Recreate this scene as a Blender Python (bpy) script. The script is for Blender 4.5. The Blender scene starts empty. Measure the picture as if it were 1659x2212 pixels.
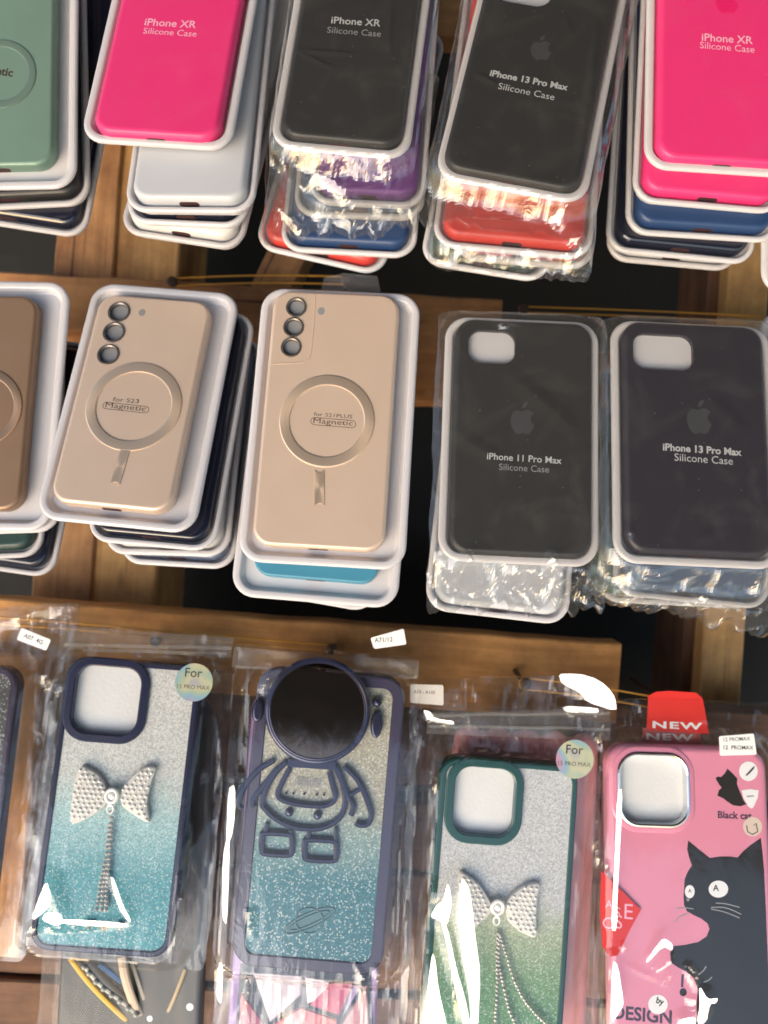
import bpy, bmesh, math, random
import numpy as np
from mathutils import Matrix, Vector, noise

random.seed(7)
SC = bpy.context.scene
COL = SC.collection
R = math.radians

# ---------------------------------------------------------------- camera, sky, sun, exposure
FS = 1736.0                         # focal length in display units (picture 1659 wide)
CX, CY = 829.5, 1106.0
TILT = 55                           # the pallet lies back on a slope; the camera looks down at it
T = Matrix.Translation((0, 0, 0.95)) @ Matrix.Rotation(R(-TILT), 4, 'X') @ Matrix.Rotation(R(-4), 4, 'Y')

cam_data = bpy.data.cameras.new('camera')
cam = bpy.data.objects.new('camera', cam_data)
COL.objects.link(cam)
cam_data.sensor_fit = 'HORIZONTAL'
cam_data.sensor_width = 36.0
cam_data.lens = 36.0 * FS / 1659.0
cam_data.clip_start = 0.02
cam_data.clip_end = 100
cam_data.dof.use_dof = True
cam_data.dof.focus_distance = 0.405
cam_data.dof.aperture_fstop = 7.5
cam.matrix_world = T @ Matrix.Rotation(R(90), 4, 'X')
SC.camera = cam

SUN_LOCAL = Vector((-0.66, -1.0, -0.70)).normalized()      # towards the light, in the pallet's frame
SUN_DIR = (T.to_3x3() @ SUN_LOCAL).normalized()
sun_el = math.asin(SUN_DIR.z)
sun_az = math.atan2(SUN_DIR.x, SUN_DIR.y)

world = bpy.data.worlds.new('World')
SC.world = world
world.use_nodes = True
wn = world.node_tree
wn.nodes.clear()
sky = wn.nodes.new('ShaderNodeTexSky')
sky.sky_type = 'NISHITA'
sky.sun_disc = False
sky.sun_elevation = max(sun_el, R(12))
sky.sun_rotation = sun_az
sky.dust_density = 1.5
sky.air_density = 1.0
bg = wn.nodes.new('ShaderNodeBackground')
bg.inputs['Strength'].default_value = 0.15
wo = wn.nodes.new('ShaderNodeOutputWorld')
wn.links.new(sky.outputs[0], bg.inputs[0])
wn.links.new(bg.outputs[0], wo.inputs[0])

sd = bpy.data.lights.new('sun', 'SUN')
sd.energy = 0.9
sd.angle = R(54)
sd.color = (1.0, 0.985, 0.99)
sun = bpy.data.objects.new('sun', sd)
COL.objects.link(sun)
sun.rotation_euler = SUN_DIR.to_track_quat('Z', 'Y').to_euler()
sun.location = SUN_DIR * 4

SC.view_settings.view_transform = 'Standard'
SC.view_settings.look = 'None'
SC.view_settings.gamma = 1
SC.view_settings.use_curve_mapping = False
SC.view_settings.exposure = 1.05
SC.render.engine = 'CYCLES'
SC.cycles.use_denoising = True
SC.cycles.transparent_max_bounces = 40
SC.cycles.max_bounces = 10
SC.cycles.glossy_bounces = 5

# ---------------------------------------------------------------- materials
MATS = {}
def nt(name):
    m = bpy.data.materials.new(name)
    m.use_nodes = True
    return m, m.node_tree.nodes, m.node_tree.links

def bsdf_of(m):
    return m.node_tree.nodes['Principled BSDF']

def plain(name, col, rough=0.5, metal=0.0, var=0.06, bump=0.0, bscale=900, coat=0.0, spec=0.5, trans=0.0, sss=0.0, dust=0.0):
    """a plastic, paint or paper: base colour with a faint mottling, roughness variation and optional grain"""
    if name in MATS: return MATS[name]
    m, N, L = nt(name)
    b = bsdf_of(m)
    tc = N.new('ShaderNodeTexCoord')
    nz = N.new('ShaderNodeTexNoise'); nz.inputs['Scale'].default_value = 60; nz.inputs['Detail'].default_value = 5
    L.new(tc.outputs['Object'], nz.inputs['Vector'])
    mix = N.new('ShaderNodeMix'); mix.data_type = 'RGBA'
    mix.inputs[6].default_value = (*[c * (1 - var) for c in col], 1)
    mix.inputs[7].default_value = (*[min(1, c * (1 + var)) for c in col], 1)
    L.new(nz.outputs['Fac'], mix.inputs[0])
    last = mix.outputs[2]
    if dust:
        vd = N.new('ShaderNodeTexVoronoi'); vd.inputs['Scale'].default_value = 260
        L.new(tc.outputs['Object'], vd.inputs['Vector'])
        sc_ = N.new('ShaderNodeSeparateColor'); L.new(vd.outputs['Color'], sc_.inputs[0])
        th = N.new('ShaderNodeMath'); th.operation = 'GREATER_THAN'; th.inputs[1].default_value = 0.86; L.new(sc_.outputs[0], th.inputs[0])
        ds = N.new('ShaderNodeMath'); ds.operation = 'LESS_THAN'; ds.inputs[1].default_value = 0.09; L.new(vd.outputs['Distance'], ds.inputs[0])
        n9 = N.new('ShaderNodeTexNoise'); n9.inputs['Scale'].default_value = 28; n9.inputs['Detail'].default_value = 4; n9.inputs['Distortion'].default_value = 1.5
        L.new(tc.outputs['Object'], n9.inputs['Vector'])
        sm = N.new('ShaderNodeMapRange'); sm.inputs[1].default_value = .5; sm.inputs[2].default_value = .8; sm.inputs[3].default_value = 0; sm.inputs[4].default_value = dust * .12
        L.new(n9.outputs['Fac'], sm.inputs[0])
        ml = N.new('ShaderNodeMath'); ml.operation = 'MULTIPLY'; L.new(th.outputs[0], ml.inputs[0]); L.new(ds.outputs[0], ml.inputs[1])
        m3 = N.new('ShaderNodeMath'); m3.operation = 'MULTIPLY_ADD'; m3.inputs[1].default_value = dust * .5; L.new(ml.outputs[0], m3.inputs[0]); L.new(sm.outputs[0], m3.inputs[2])
        dm = N.new('ShaderNodeMix'); dm.data_type = 'RGBA'; dm.inputs[7].default_value = (.5, .47, .44, 1)
        L.new(m3.outputs[0], dm.inputs[0]); L.new(last, dm.inputs[6]); last = dm.outputs[2]
    L.new(last, b.inputs['Base Color'])
    mr = N.new('ShaderNodeMapRange')
    mr.inputs[3].default_value = max(0.02, rough - 0.07); mr.inputs[4].default_value = min(1, rough + 0.07)
    L.new(nz.outputs['Fac'], mr.inputs[0]); L.new(mr.outputs[0], b.inputs['Roughness'])
    b.inputs['Metallic'].default_value = metal
    b.inputs['Specular IOR Level'].default_value = spec
    b.inputs['Coat Weight'].default_value = coat
    b.inputs['Transmission Weight'].default_value = trans
    if sss:
        b.inputs['Subsurface Weight'].default_value = sss
        b.inputs['Subsurface Radius'].default_value = (0.004, 0.0035, 0.0035)
    if bump:
        n2 = N.new('ShaderNodeTexNoise'); n2.inputs['Scale'].default_value = bscale; n2.inputs['Detail'].default_value = 3
        L.new(tc.outputs['Object'], n2.inputs['Vector'])
        bp = N.new('ShaderNodeBump'); bp.inputs['Strength'].default_value = bump; bp.inputs['Distance'].default_value = 0.0004
        L.new(n2.outputs['Fac'], bp.inputs['Height']); L.new(bp.outputs[0], b.inputs['Normal'])
    MATS[name] = m
    return m

def wood(name, dark, light, seed):
    if name in MATS: return MATS[name]
    m, N, L = nt(name)
    b = bsdf_of(m)
    tc = N.new('ShaderNodeTexCoord')
    mp = N.new('ShaderNodeMapping'); mp.inputs['Scale'].default_value = (9, 120, 120); mp.inputs['Location'].default_value = (seed, seed * 2.3, seed)
    L.new(tc.outputs['Object'], mp.inputs['Vector'])
    n1 = N.new('ShaderNodeTexNoise'); n1.inputs['Scale'].default_value = 1; n1.inputs['Detail'].default_value = 7; n1.inputs['Roughness'].default_value = 0.62; n1.inputs['Distortion'].default_value = 0.6
    L.new(mp.outputs[0], n1.inputs['Vector'])
    n2 = N.new('ShaderNodeTexNoise'); n2.inputs['Scale'].default_value = 22; n2.inputs['Detail'].default_value = 4
    L.new(tc.outputs['Object'], n2.inputs['Vector'])
    mp3 = N.new('ShaderNodeMapping'); mp3.inputs['Scale'].default_value = (16, 42, 42); mp3.inputs['Location'].default_value = (seed * 3, seed, 0)
    L.new(tc.outputs['Object'], mp3.inputs['Vector'])
    vo = N.new('ShaderNodeTexVoronoi'); vo.inputs['Scale'].default_value = 1
    L.new(mp3.outputs[0], vo.inputs['Vector'])
    kn = N.new('ShaderNodeValToRGB'); kn.color_ramp.elements[0].position = 0.05; kn.color_ramp.elements[1].position = 0.16
    kn.color_ramp.elements[0].color = (0.25, 0.2, 0.18, 1); kn.color_ramp.elements[1].color = (1, 1, 1, 1)
    L.new(vo.outputs['Distance'], kn.inputs[0])
    ad = N.new('ShaderNodeMath'); ad.operation = 'ADD'
    L.new(n1.outputs['Fac'], ad.inputs[0])
    sc = N.new('ShaderNodeMath'); sc.operation = 'MULTIPLY'; sc.inputs[1].default_value = 0.5
    L.new(n2.outputs['Fac'], sc.inputs[0]); L.new(sc.outputs[0], ad.inputs[1])
    rp = N.new('ShaderNodeValToRGB')
    rp.color_ramp.elements[0].position = 0.45; rp.color_ramp.elements[1].position = 0.95
    rp.color_ramp.elements[0].color = (*dark, 1); rp.color_ramp.elements[1].color = (*light, 1)
    L.new(ad.outputs[0], rp.inputs[0])
    mul = N.new('ShaderNodeMix'); mul.data_type = 'RGBA'; mul.blend_type = 'MULTIPLY'; mul.inputs[0].default_value = 0.55
    L.new(rp.outputs[0], mul.inputs[6]); L.new(kn.outputs[0], mul.inputs[7])
    n4 = N.new('ShaderNodeTexNoise'); n4.inputs['Scale'].default_value = 13; n4.inputs['Detail'].default_value = 8; n4.inputs['Roughness'].default_value = 0.7
    L.new(tc.outputs['Object'], n4.inputs['Vector'])
    dr = N.new('ShaderNodeValToRGB'); dr.color_ramp.elements[0].position = .36; dr.color_ramp.elements[1].position = .62
    dr.color_ramp.elements[0].color = (.42, .38, .36, 1); dr.color_ramp.elements[1].color = (1, 1, 1, 1)
    L.new(n4.outputs['Fac'], dr.inputs[0])
    mp5 = N.new('ShaderNodeMapping'); mp5.inputs['Scale'].default_value = (5, 210, 210); mp5.inputs['Location'].default_value = (seed, 0, seed)
    L.new(tc.outputs['Object'], mp5.inputs['Vector'])
    n5 = N.new('ShaderNodeTexNoise'); n5.inputs['Scale'].default_value = 1; n5.inputs['Detail'].default_value = 3
    L.new(mp5.outputs[0], n5.inputs['Vector'])
    cr = N.new('ShaderNodeValToRGB'); cr.color_ramp.elements[0].position = .27; cr.color_ramp.elements[1].position = .33
    cr.color_ramp.elements[0].color = (.16, .12, .1, 1); cr.color_ramp.elements[1].color = (1, 1, 1, 1)
    L.new(n5.outputs['Fac'], cr.inputs[0])
    mu2 = N.new('ShaderNodeMix'); mu2.data_type = 'RGBA'; mu2.blend_type = 'MULTIPLY'; mu2.inputs[0].default_value = .8
    L.new(mul.outputs[2], mu2.inputs[6]); L.new(dr.outputs[0], mu2.inputs[7])
    mu3 = N.new('ShaderNodeMix'); mu3.data_type = 'RGBA'; mu3.blend_type = 'MULTIPLY'; mu3.inputs[0].default_value = .85
    L.new(mu2.outputs[2], mu3.inputs[6]); L.new(cr.outputs[0], mu3.inputs[7])
    L.new(mu3.outputs[2], b.inputs['Base Color'])
    b.inputs['Roughness'].default_value = 0.75
    bp = N.new('ShaderNodeBump'); bp.inputs['Strength'].default_value = 0.5; bp.inputs['Distance'].default_value = 0.0012
    L.new(n1.outputs['Fac'], bp.inputs['Height']); L.new(bp.outputs[0], b.inputs['Normal'])
    MATS[name] = m
    return m

def film(name, haze=0.05, gloss=1.0, rough=0.07, tint=(0.97, 0.97, 0.96), bump=0.35, bscale=160):
    """thin clear polypropylene film: mostly see-through, shiny, a little milky"""
    if name in MATS: return MATS[name]
    m, N, L = nt(name)
    N.remove(bsdf_of(m))
    out = N['Material Output']
    tc = N.new('ShaderNodeTexCoord')
    mp = N.new('ShaderNodeMapping'); mp.inputs['Scale'].default_value = (1.0, 0.55, 1.0)
    L.new(tc.outputs['Object'], mp.inputs['Vector'])
    nz = N.new('ShaderNodeTexNoise'); nz.inputs['Scale'].default_value = bscale; nz.inputs['Detail'].default_value = 4; nz.inputs['Distortion'].default_value = 1.2
    L.new(mp.outputs[0], nz.inputs['Vector'])
    bp = N.new('ShaderNodeBump'); bp.inputs['Strength'].default_value = bump; bp.inputs['Distance'].default_value = 0.002
    L.new(nz.outputs['Fac'], bp.inputs['Height'])
    lw = N.new('ShaderNodeLayerWeight')                 # Schlick's law from the facing angle: the same from either side of the film
    L.new(bp.outputs[0], lw.inputs['Normal'])
    pw = N.new('ShaderNodeMath'); pw.operation = 'POWER'; pw.inputs[1].default_value = 5.0
    L.new(lw.outputs['Facing'], pw.inputs[0])
    fr = N.new('ShaderNodeMath'); fr.operation = 'MULTIPLY_ADD'; fr.inputs[1].default_value = 0.88; fr.inputs[2].default_value = 0.062
    L.new(pw.outputs[0], fr.inputs[0])
    mm = N.new('ShaderNodeMath'); mm.operation = 'MULTIPLY_ADD'; mm.inputs[1].default_value = gloss; mm.inputs[2].default_value = 0.0; mm.use_clamp = True
    L.new(fr.outputs[0], mm.inputs[0])
    tr = N.new('ShaderNodeBsdfTransparent'); tr.inputs[0].default_value = (*tint, 1)
    gl = N.new('ShaderNodeBsdfGlossy'); gl.inputs['Roughness'].default_value = rough; gl.inputs['Color'].default_value = (1, 1, 1, 1)
    L.new(bp.outputs[0], gl.inputs['Normal'])
    df = N.new('ShaderNodeBsdfDiffuse'); df.inputs[0].default_value = (0.85, 0.85, 0.84, 1)
    tl = N.new('ShaderNodeBsdfTranslucent'); tl.inputs[0].default_value = (0.85, 0.85, 0.84, 1)
    hz = N.new('ShaderNodeMixShader'); hz.inputs[0].default_value = 0.4
    L.new(df.outputs[0], hz.inputs[1]); L.new(tl.outputs[0], hz.inputs[2])
    m1 = N.new('ShaderNodeMixShader'); m1.inputs[0].default_value = haze
    L.new(tr.outputs[0], m1.inputs[1]); L.new(hz.outputs[0], m1.inputs[2])
    m2 = N.new('ShaderNodeMixShader')
    L.new(mm.outputs[0], m2.inputs[0]); L.new(m1.outputs[0], m2.inputs[1]); L.new(gl.outputs[0], m2.inputs[2])
    L.new(m2.outputs[0], out.inputs['Surface'])
    MATS[name] = m
    return m

def glitter(name, stops, length, cell=1500, rough=0.3):
    """glitter panel, its colour running down the case (stops: 0 = bottom, 1 = top)"""
    if name in MATS: return MATS[name]
    m, N, L = nt(name)
    b = bsdf_of(m)
    tc = N.new('ShaderNodeTexCoord')
    sx = N.new('ShaderNodeSeparateXYZ'); L.new(tc.outputs['Object'], sx.inputs[0])
    nz = N.new('ShaderNodeTexNoise'); nz.inputs['Scale'].default_value = 55; nz.inputs['Detail'].default_value = 6
    L.new(tc.outputs['Object'], nz.inputs['Vector'])
    mr = N.new('ShaderNodeMapRange'); mr.inputs[1].default_value = -length / 2; mr.inputs[2].default_value = length / 2
    L.new(sx.outputs['Y'], mr.inputs[0])
    ad = N.new('ShaderNodeMath'); ad.operation = 'MULTIPLY_ADD'; ad.inputs[1].default_value = 0.14; ad.inputs[2].default_value = -0.07
    L.new(nz.outputs['Fac'], ad.inputs[0])
    a2 = N.new('ShaderNodeMath'); a2.operation = 'ADD'
    L.new(mr.outputs[0], a2.inputs[0]); L.new(ad.outputs[0], a2.inputs[1])
    rp = N.new('ShaderNodeValToRGB')
    el = rp.color_ramp.elements
    el[0].position, el[0].color = stops[0][0], (*stops[0][1], 1)
    el[1].position, el[1].color = stops[-1][0], (*stops[-1][1], 1)
    for p, c in stops[1:-1]:
        e = el.new(p); e.color = (*c, 1)
    L.new(a2.outputs[0], rp.inputs[0])
    vo = N.new('ShaderNodeTexVoronoi'); vo.inputs['Scale'].default_value = cell
    L.new(tc.outputs['Object'], vo.inputs['Vector'])
    sp = N.new('ShaderNodeSeparateColor'); L.new(vo.outputs['Color'], sp.inputs[0])
    br = N.new('ShaderNodeMapRange'); br.inputs[3].default_value = 0.7; br.inputs[4].default_value = 1.2
    L.new(sp.outputs[0], br.inputs[0])
    mul = N.new('ShaderNodeMix'); mul.data_type = 'RGBA'; mul.blend_type = 'MULTIPLY'; mul.inputs[0].default_value = 1
    L.new(rp.outputs[0], mul.inputs[6])
    cmb = N.new('ShaderNodeCombineColor')
    for i in range(3): L.new(br.outputs[0], cmb.inputs[i])
    L.new(cmb.outputs[0], mul.inputs[7])
    v2 = N.new('ShaderNodeTexVoronoi'); v2.inputs['Scale'].default_value = cell * 1.0
    L.new(tc.outputs['Object'], v2.inputs['Vector'])
    s2 = N.new('ShaderNodeSeparateColor'); L.new(v2.outputs['Color'], s2.inputs[0])
    g2 = N.new('ShaderNodeMapRange'); g2.inputs[1].default_value = .86; g2.inputs[2].default_value = .9; g2.inputs[4].default_value = .42
    L.new(s2.outputs[2], g2.inputs[0])
    fl = N.new('ShaderNodeMix'); fl.data_type = 'RGBA'; fl.inputs[7].default_value = (.86, .88, .86, 1)
    L.new(g2.outputs[0], fl.inputs[0]); L.new(mul.outputs[2], fl.inputs[6])
    L.new(fl.outputs[2], b.inputs['Base Color'])
    b.inputs['Metallic'].default_value = 0.12
    b.inputs['Roughness'].default_value = rough
    bp = N.new('ShaderNodeBump'); bp.inputs['Strength'].default_value = 0.55; bp.inputs['Distance'].default_value = 0.0004
    L.new(sp.outputs[1], bp.inputs['Height']); L.new(bp.outputs[0], b.inputs['Normal'])
    MATS[name] = m
    return m

def hologram(name):
    if name in MATS: return MATS[name]
    m, N, L = nt(name)
    b = bsdf_of(m)
    tc = N.new('ShaderNodeTexCoord')
    nz = N.new('ShaderNodeTexNoise'); nz.inputs['Scale'].default_value = 70; nz.inputs['Detail'].default_value = 1
    L.new(tc.outputs['Object'], nz.inputs['Vector'])
    rp = N.new('ShaderNodeValToRGB')
    el = rp.color_ramp.elements
    el[0].position, el[0].color = 0.3, (0.62, 0.36, 0.45, 1)
    el[1].position, el[1].color = 0.72, (0.5, 0.5, 0.48, 1)
    for p, c in ((0.42, (0.3, 0.5, 0.62)), (0.5, (0.45, 0.55, 0.42)), (0.58, (0.65, 0.62, 0.4))):
        e = el.new(p); e.color = (*c, 1)
    L.new(nz.outputs['Fac'], rp.inputs[0]); L.new(rp.outputs[0], b.inputs['Base Color'])
    b.inputs['Metallic'].default_value = 0.35; b.inputs['Roughness'].default_value = 0.25
    MATS[name] = m
    return m

def gold_ring(name, col):
    if name in MATS: return MATS[name]
    m, N, L = nt(name)
    b = bsdf_of(m)
    b.inputs['Base Color'].default_value = (*col, 1)
    b.inputs['Metallic'].default_value = 0.7
    b.inputs['Roughness'].default_value = 0.34
    b.inputs['Anisotropic'].default_value = 0.8
    tg = N.new('ShaderNodeTangent'); tg.direction_type = 'RADIAL'; tg.axis = 'Z'
    L.new(tg.outputs[0], b.inputs['Tangent'])
    MATS[name] = m
    return m

TRAY = plain('tray_plastic', (0.58, 0.56, 0.575), 0.33, var=0.03, sss=0.25)
TRAYB = plain('shaded_tray_plastic', (0.50, 0.475, 0.48), 0.4, var=0.05, sss=0.2)  # darker tray copy: shade low in the stacks put into its colour
BLACK = plain('black_silicone', (0.018, 0.018, 0.019), 0.42, bump=0.1, dust=.5)
PLUM = plain('plum_silicone', (0.017, 0.014, 0.024), 0.40, bump=0.1, dust=.5)
PINK = plain('hot_pink_silicone', (0.72, 0.036, 0.17), 0.42, bump=0.08, var=0.03, dust=.35)
NAVY = plain('navy_silicone', (0.020, 0.050, 0.135), 0.40)
SLATE = plain('slate_blue_silicone', (0.07, 0.11, 0.19), 0.42)
REDS = plain('red_silicone', (0.52, 0.05, 0.04), 0.42)
PURPLE = plain('purple_silicone', (0.15, 0.035, 0.22), 0.4)
WHITES = plain('white_silicone', (0.50, 0.51, 0.54), 0.38, var=0.03)
CREAM = plain('cream_silicone', (0.62, 0.60, 0.57), 0.4)
GREEN = plain('forest_green_silicone', (0.012, 0.05, 0.025), 0.4)
DGREEN = plain('dark_green_silicone', (0.015, 0.04, 0.035), 0.35)
TEAL = plain('teal_blue_plastic', (0.055, 0.23, 0.34), 0.38)
MINT = plain("mint_matt_plastic", (0.165, 0.26, 0.205), 0.42, metal=0.2)
GOLD = plain('champagne_satin_plastic', (0.66, 0.505, 0.395), 0.34, metal=0.3, var=0.03, dust=.4)
GOLDD = plain('bronze_satin_plastic', (0.28, 0.175, 0.108), 0.36, metal=0.4, var=0.04, dust=.4)
INDIGO = plain('indigo_gloss_plastic', (0.016, 0.02, 0.055), 0.25)
MIDN = plain('midnight_gloss_plastic', (0.012, 0.014, 0.028), 0.16, coat=0.3)
CHROMEI = plain('violet_chrome', (0.035, 0.037, 0.08), 0.14, metal=0.5, coat=0.3)
LILACF = plain('violet_clear_bumper', (0.05, 0.044, 0.085), 0.22, coat=0.3)
MIRROR = plain('tinted_mirror', (0.21, 0.15, 0.115), 0.07, metal=1.0, var=0.0)  # brown tint stands in for the dark surroundings it would reflect
EMER = plain('emerald_gloss_plastic', (0.008, 0.06, 0.048), 0.25)
ROSE = plain('rose_gloss_plastic', (0.72, 0.27, 0.385), 0.2, coat=0.4, var=0.03)
CORAL = plain('coral_plastic', (0.70, 0.27, 0.28), 0.35, var=0.3)
CHROME = plain('chrome_trim', (0.75, 0.76, 0.78), 0.14, metal=1.0)
FOAM = plain('white_foam', (0.72, 0.72, 0.73), 0.9, bump=0.4, bscale=500)
LENSG = plain('grey_lens_film', (0.24, 0.24, 0.245), 0.3)
LENSR = plain('smoked_lens_ring', (0.16, 0.14, 0.13), 0.25, metal=0.6)
PEARL = plain('pearl_plastic', (0.88, 0.86, 0.83), 0.15, coat=0.5)
BOWM = plain('bow_plastic', (0.64, 0.61, 0.57), 0.35)
STONE = plain('rhinestone_chain', (0.56, 0.52, 0.47), 0.2, metal=0.45, var=0.3)
PAPER = plain('sticker_paper', (0.80, 0.80, 0.78), 0.5)
PAPERT = plain('yellowed_sticker_paper', (0.62, 0.57, 0.51), 0.5)
INK = plain('dark_ink', (0.03, 0.03, 0.032), 0.6)
INKV = plain('violet_ink', (0.05, 0.03, 0.065), 0.5)
INKB = plain('brown_ink', (0.045, 0.03, 0.022), 0.6)
PRINTG = plain('silver_print', (0.50, 0.51, 0.52), 0.4)
PRINTD = plain('dull_grey_print', (0.28, 0.28, 0.30), 0.45)
PRINTP = plain('pale_pink_print', (0.83, 0.42, 0.55), 0.4)
LOGOG = plain('grey_logo_print', (0.048, 0.049, 0.057), 0.35)
LOGOP = plain('deep_pink_logo_print', (0.70, 0.018, 0.13), 0.35)
CATB = plain('black_cat_print', (0.020, 0.018, 0.016), 0.35, coat=0.15)
WHITEP = plain('white_print', (0.82, 0.82, 0.84), 0.4)
WHISK = plain('grey_whisker_print', (0.35, 0.35, 0.36), 0.4)
REDC = plain('red_card', (0.66, 0.035, 0.028), 0.35)
REDF = plain('faded_red_card', (0.42, 0.10, 0.085), 0.4)
BANDY = plain('amber_rubber', (0.62, 0.30, 0.045), 0.35, sss=0.2)
RUST = plain('rusty_iron', (0.085, 0.05, 0.035), 0.6, metal=0.5, var=0.5)
DARKHOLE = plain('dark_recess', (0.05, 0.018, 0.02), 0.7)
GAP_DARK = plain('dark_backing', (0.010, 0.0095, 0.009), 0.9, bump=0.5, bscale=700, var=0.4)  # near-black stands in for the shade between the boards
TARP = plain('added_awning_canvas', (0.075, 0.05, 0.037), 0.85, bump=0.4, bscale=200, var=0.25)
SOIL = plain('packed_earth', (0.12, 0.115, 0.11), 0.9, bump=0.5, bscale=30, var=0.3)
FILM = film('clear_film', 0.035, 1.25, 0.12, bump=0.12, bscale=110)
FILMT = film('tight_clear_film', 0.010, 0.9, 0.08, bump=0.10, bscale=70)
FILM_GLINT = film('glint_film', 0.03, 3.6, 0.11, bump=0.22, bscale=75)  # gloss raised so the highlight-shaped flaps turn white
FILMD = film('dull_clear_film', 0.02, 0.3, 0.16, bump=0.1, bscale=80)
FILMZ = film('bag_header_film', 0.10, 1.0, 0.10, bump=0.2, bscale=60)
TAB = film('hang_tab_film', 0.16, 1.0, 0.15)

# ---------------------------------------------------------------- object helpers
def tag(o, label=None, cat=None, group=None, kind=None):
    if label: o['label'] = label
    if cat: o['category'] = cat
    if group: o['group'] = group
    if kind: o['kind'] = kind

def root(name, M, label, cat, group=None):
    o = bpy.data.objects.new(name, None)
    o.empty_display_size = 0.01
    COL.objects.link(o)
    o.matrix_world = T @ M
    tag(o, label, cat, group)
    return o

def obj(name, bm, mats, parent=None, smooth=True, M=None, mm=True):
    me = bpy.data.meshes.new(name)
    if mm:
        bmesh.ops.scale(bm, vec=(0.001,) * 3, verts=bm.verts)
    bmesh.ops.recalc_face_normals(bm, faces=bm.faces)
    for f in bm.faces: f.smooth = smooth and not (f.tag)
    bm.to_mesh(me); bm.free()
    for m in (mats if isinstance(mats, (list, tuple)) else [mats]): me.materials.append(m)
    o = bpy.data.objects.new(name, me)
    COL.objects.link(o)
    if parent: o.parent = parent
    elif M is not None: o.matrix_world = T @ M
    return o

def rr(w, h, r, n=7, cx=0, cy=0, sq=2.0):
    r = max(0.05, min(r, w / 2 - 0.01, h / 2 - 0.01))
    pts = []
    for (sx, sy, a0) in ((1, 1, 0), (-1, 1, 90), (-1, -1, 180), (1, -1, 270)):
        for i in range(n + 1):
            a = R(a0 + 90 * i / n)
            pts.append((cx + sx * (w / 2 - r) + r * math.cos(a), cy + sy * (h / 2 - r) + r * math.sin(a)))
    return pts

def loft(bm, rings, cap0=False, cap1=True, mat=0):
    """rings: lists of (x,y,z) with the same count"""
    vs = [[bm.verts.new(p) for p in r] for r in rings]
    n = len(vs[0])
    for a, b in zip(vs, vs[1:]):
        for i in range(n):
            f = bm.faces.new((a[i], a[(i + 1) % n], b[(i + 1) % n], b[i])); f.material_index = mat
    if cap1:
        f = bm.faces.new(vs[-1]); f.tag = True; f.material_index = mat
    if cap0:
        f = bm.faces.new(list(reversed(vs[0]))); f.tag = True; f.material_index = mat
    return vs

def rings_of(w, h, r, prof, cx=0, cy=0, n=7):
    return [[(x, y, z) for x, y in rr(w - 2 * d, h - 2 * d, r - d, n, cx, cy)] for d, z in prof]

def cap_holes(bm, outer, holes):
    es = []
    for loop in [outer] + holes:
        for i in range(len(loop)):
            a, b = loop[i], loop[(i + 1) % len(loop)]
            e = bm.edges.get((a, b)) or bm.edges.new((a, b))
            es.append(e)
    res = bmesh.ops.triangle_fill(bm, edges=es, use_beauty=True)
    for f in res['geom']:
        if isinstance(f, bmesh.types.BMFace): f.tag = True

def poly(bm, pts, z, mat=0, thick=0.0):
    vs = [bm.verts.new((x, y, z)) for x, y in pts]
    f = bm.faces.new(vs); f.tag = True; f.material_index = mat
    if thick:
        lo = [bm.verts.new((x, y, z - thick)) for x, y in pts]
        for i in range(len(vs)):
            g = bm.faces.new((lo[i], lo[(i + 1) % len(vs)], vs[(i + 1) % len(vs)], vs[i])); g.material_index = mat
    return vs

def ell(cx, cy, rx, ry, n=28, rot=0):
    c, s = math.cos(R(rot)), math.sin(R(rot))
    out = []
    for i in range(n):
        a = 2 * math.pi * i / n
        x, y = rx * math.cos(a), ry * math.sin(a)
        out.append((cx + x * c - y * s, cy + x * s + y * c))
    return out

def catmull(pts, k=6, closed=False):
    P = [Vector(p) for p in pts]
    n = len(P); out = []
    rng = range(n if closed else n - 1)
    for i in rng:
        g = (lambda j: P[j % n]) if closed else (lambda j: P[max(0, min(n - 1, j))])
        p0, p1, p2, p3 = g(i - 1), g(i), g(i + 1), g(i + 2)
        for s in range(k):
            t = s / k
            out.append(0.5 * ((2 * p1) + (p2 - p0) * t + (2 * p0 - 5 * p1 + 4 * p2 - p3) * t * t + (3 * p1 - p0 - 3 * p2 + p3) * t ** 3))
    if not closed: out.append(P[-1])
    return out

def tube(bm, pts, rad, sides=8, closed=False, flat=1.0, mat=0):
    P = [Vector(p) for p in pts]
    n = len(P); prev = None; rings = []
    up = Vector((0, 0, 1))
    for i in range(n):
        a = P[(i - 1) % n] if (closed or i > 0) else P[i]
        b = P[(i + 1) % n] if (closed or i < n - 1) else P[i]
        d = (b - a).normalized() if (b - a).length > 1e-9 else Vector((1, 0, 0))
        u = up.cross(d)
        u = u.normalized() if u.length > 1e-4 else Vector((1, 0, 0))
        v = d.cross(u).normalized()
        r = rad(i / (n - 1)) if callable(rad) else rad
        rings.append([bm.verts.new(P[i] + u * (r * math.cos(2 * math.pi * k / sides)) + v * (r * flat * math.sin(2 * math.pi * k / sides))) for k in range(sides)])
    for i in range(n if closed else n - 1):
        a, b = rings[i], rings[(i + 1) % n]
        for k in range(sides):
            f = bm.faces.new((a[k], a[(k + 1) % sides], b[(k + 1) % sides], b[k])); f.material_index = mat
    if not closed:
        bm.faces.new(rings[0][::-1]).material_index = mat; bm.faces.new(rings[-1]).material_index = mat

def ball(bm, x, y, z, r, sub=2, sq=1.0):
    bmesh.ops.create_icosphere(bm, subdivisions=sub, radius=r, matrix=Matrix.Translation((x, y, z)) @ Matrix.Diagonal((1, 1, sq, 1)))

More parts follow.
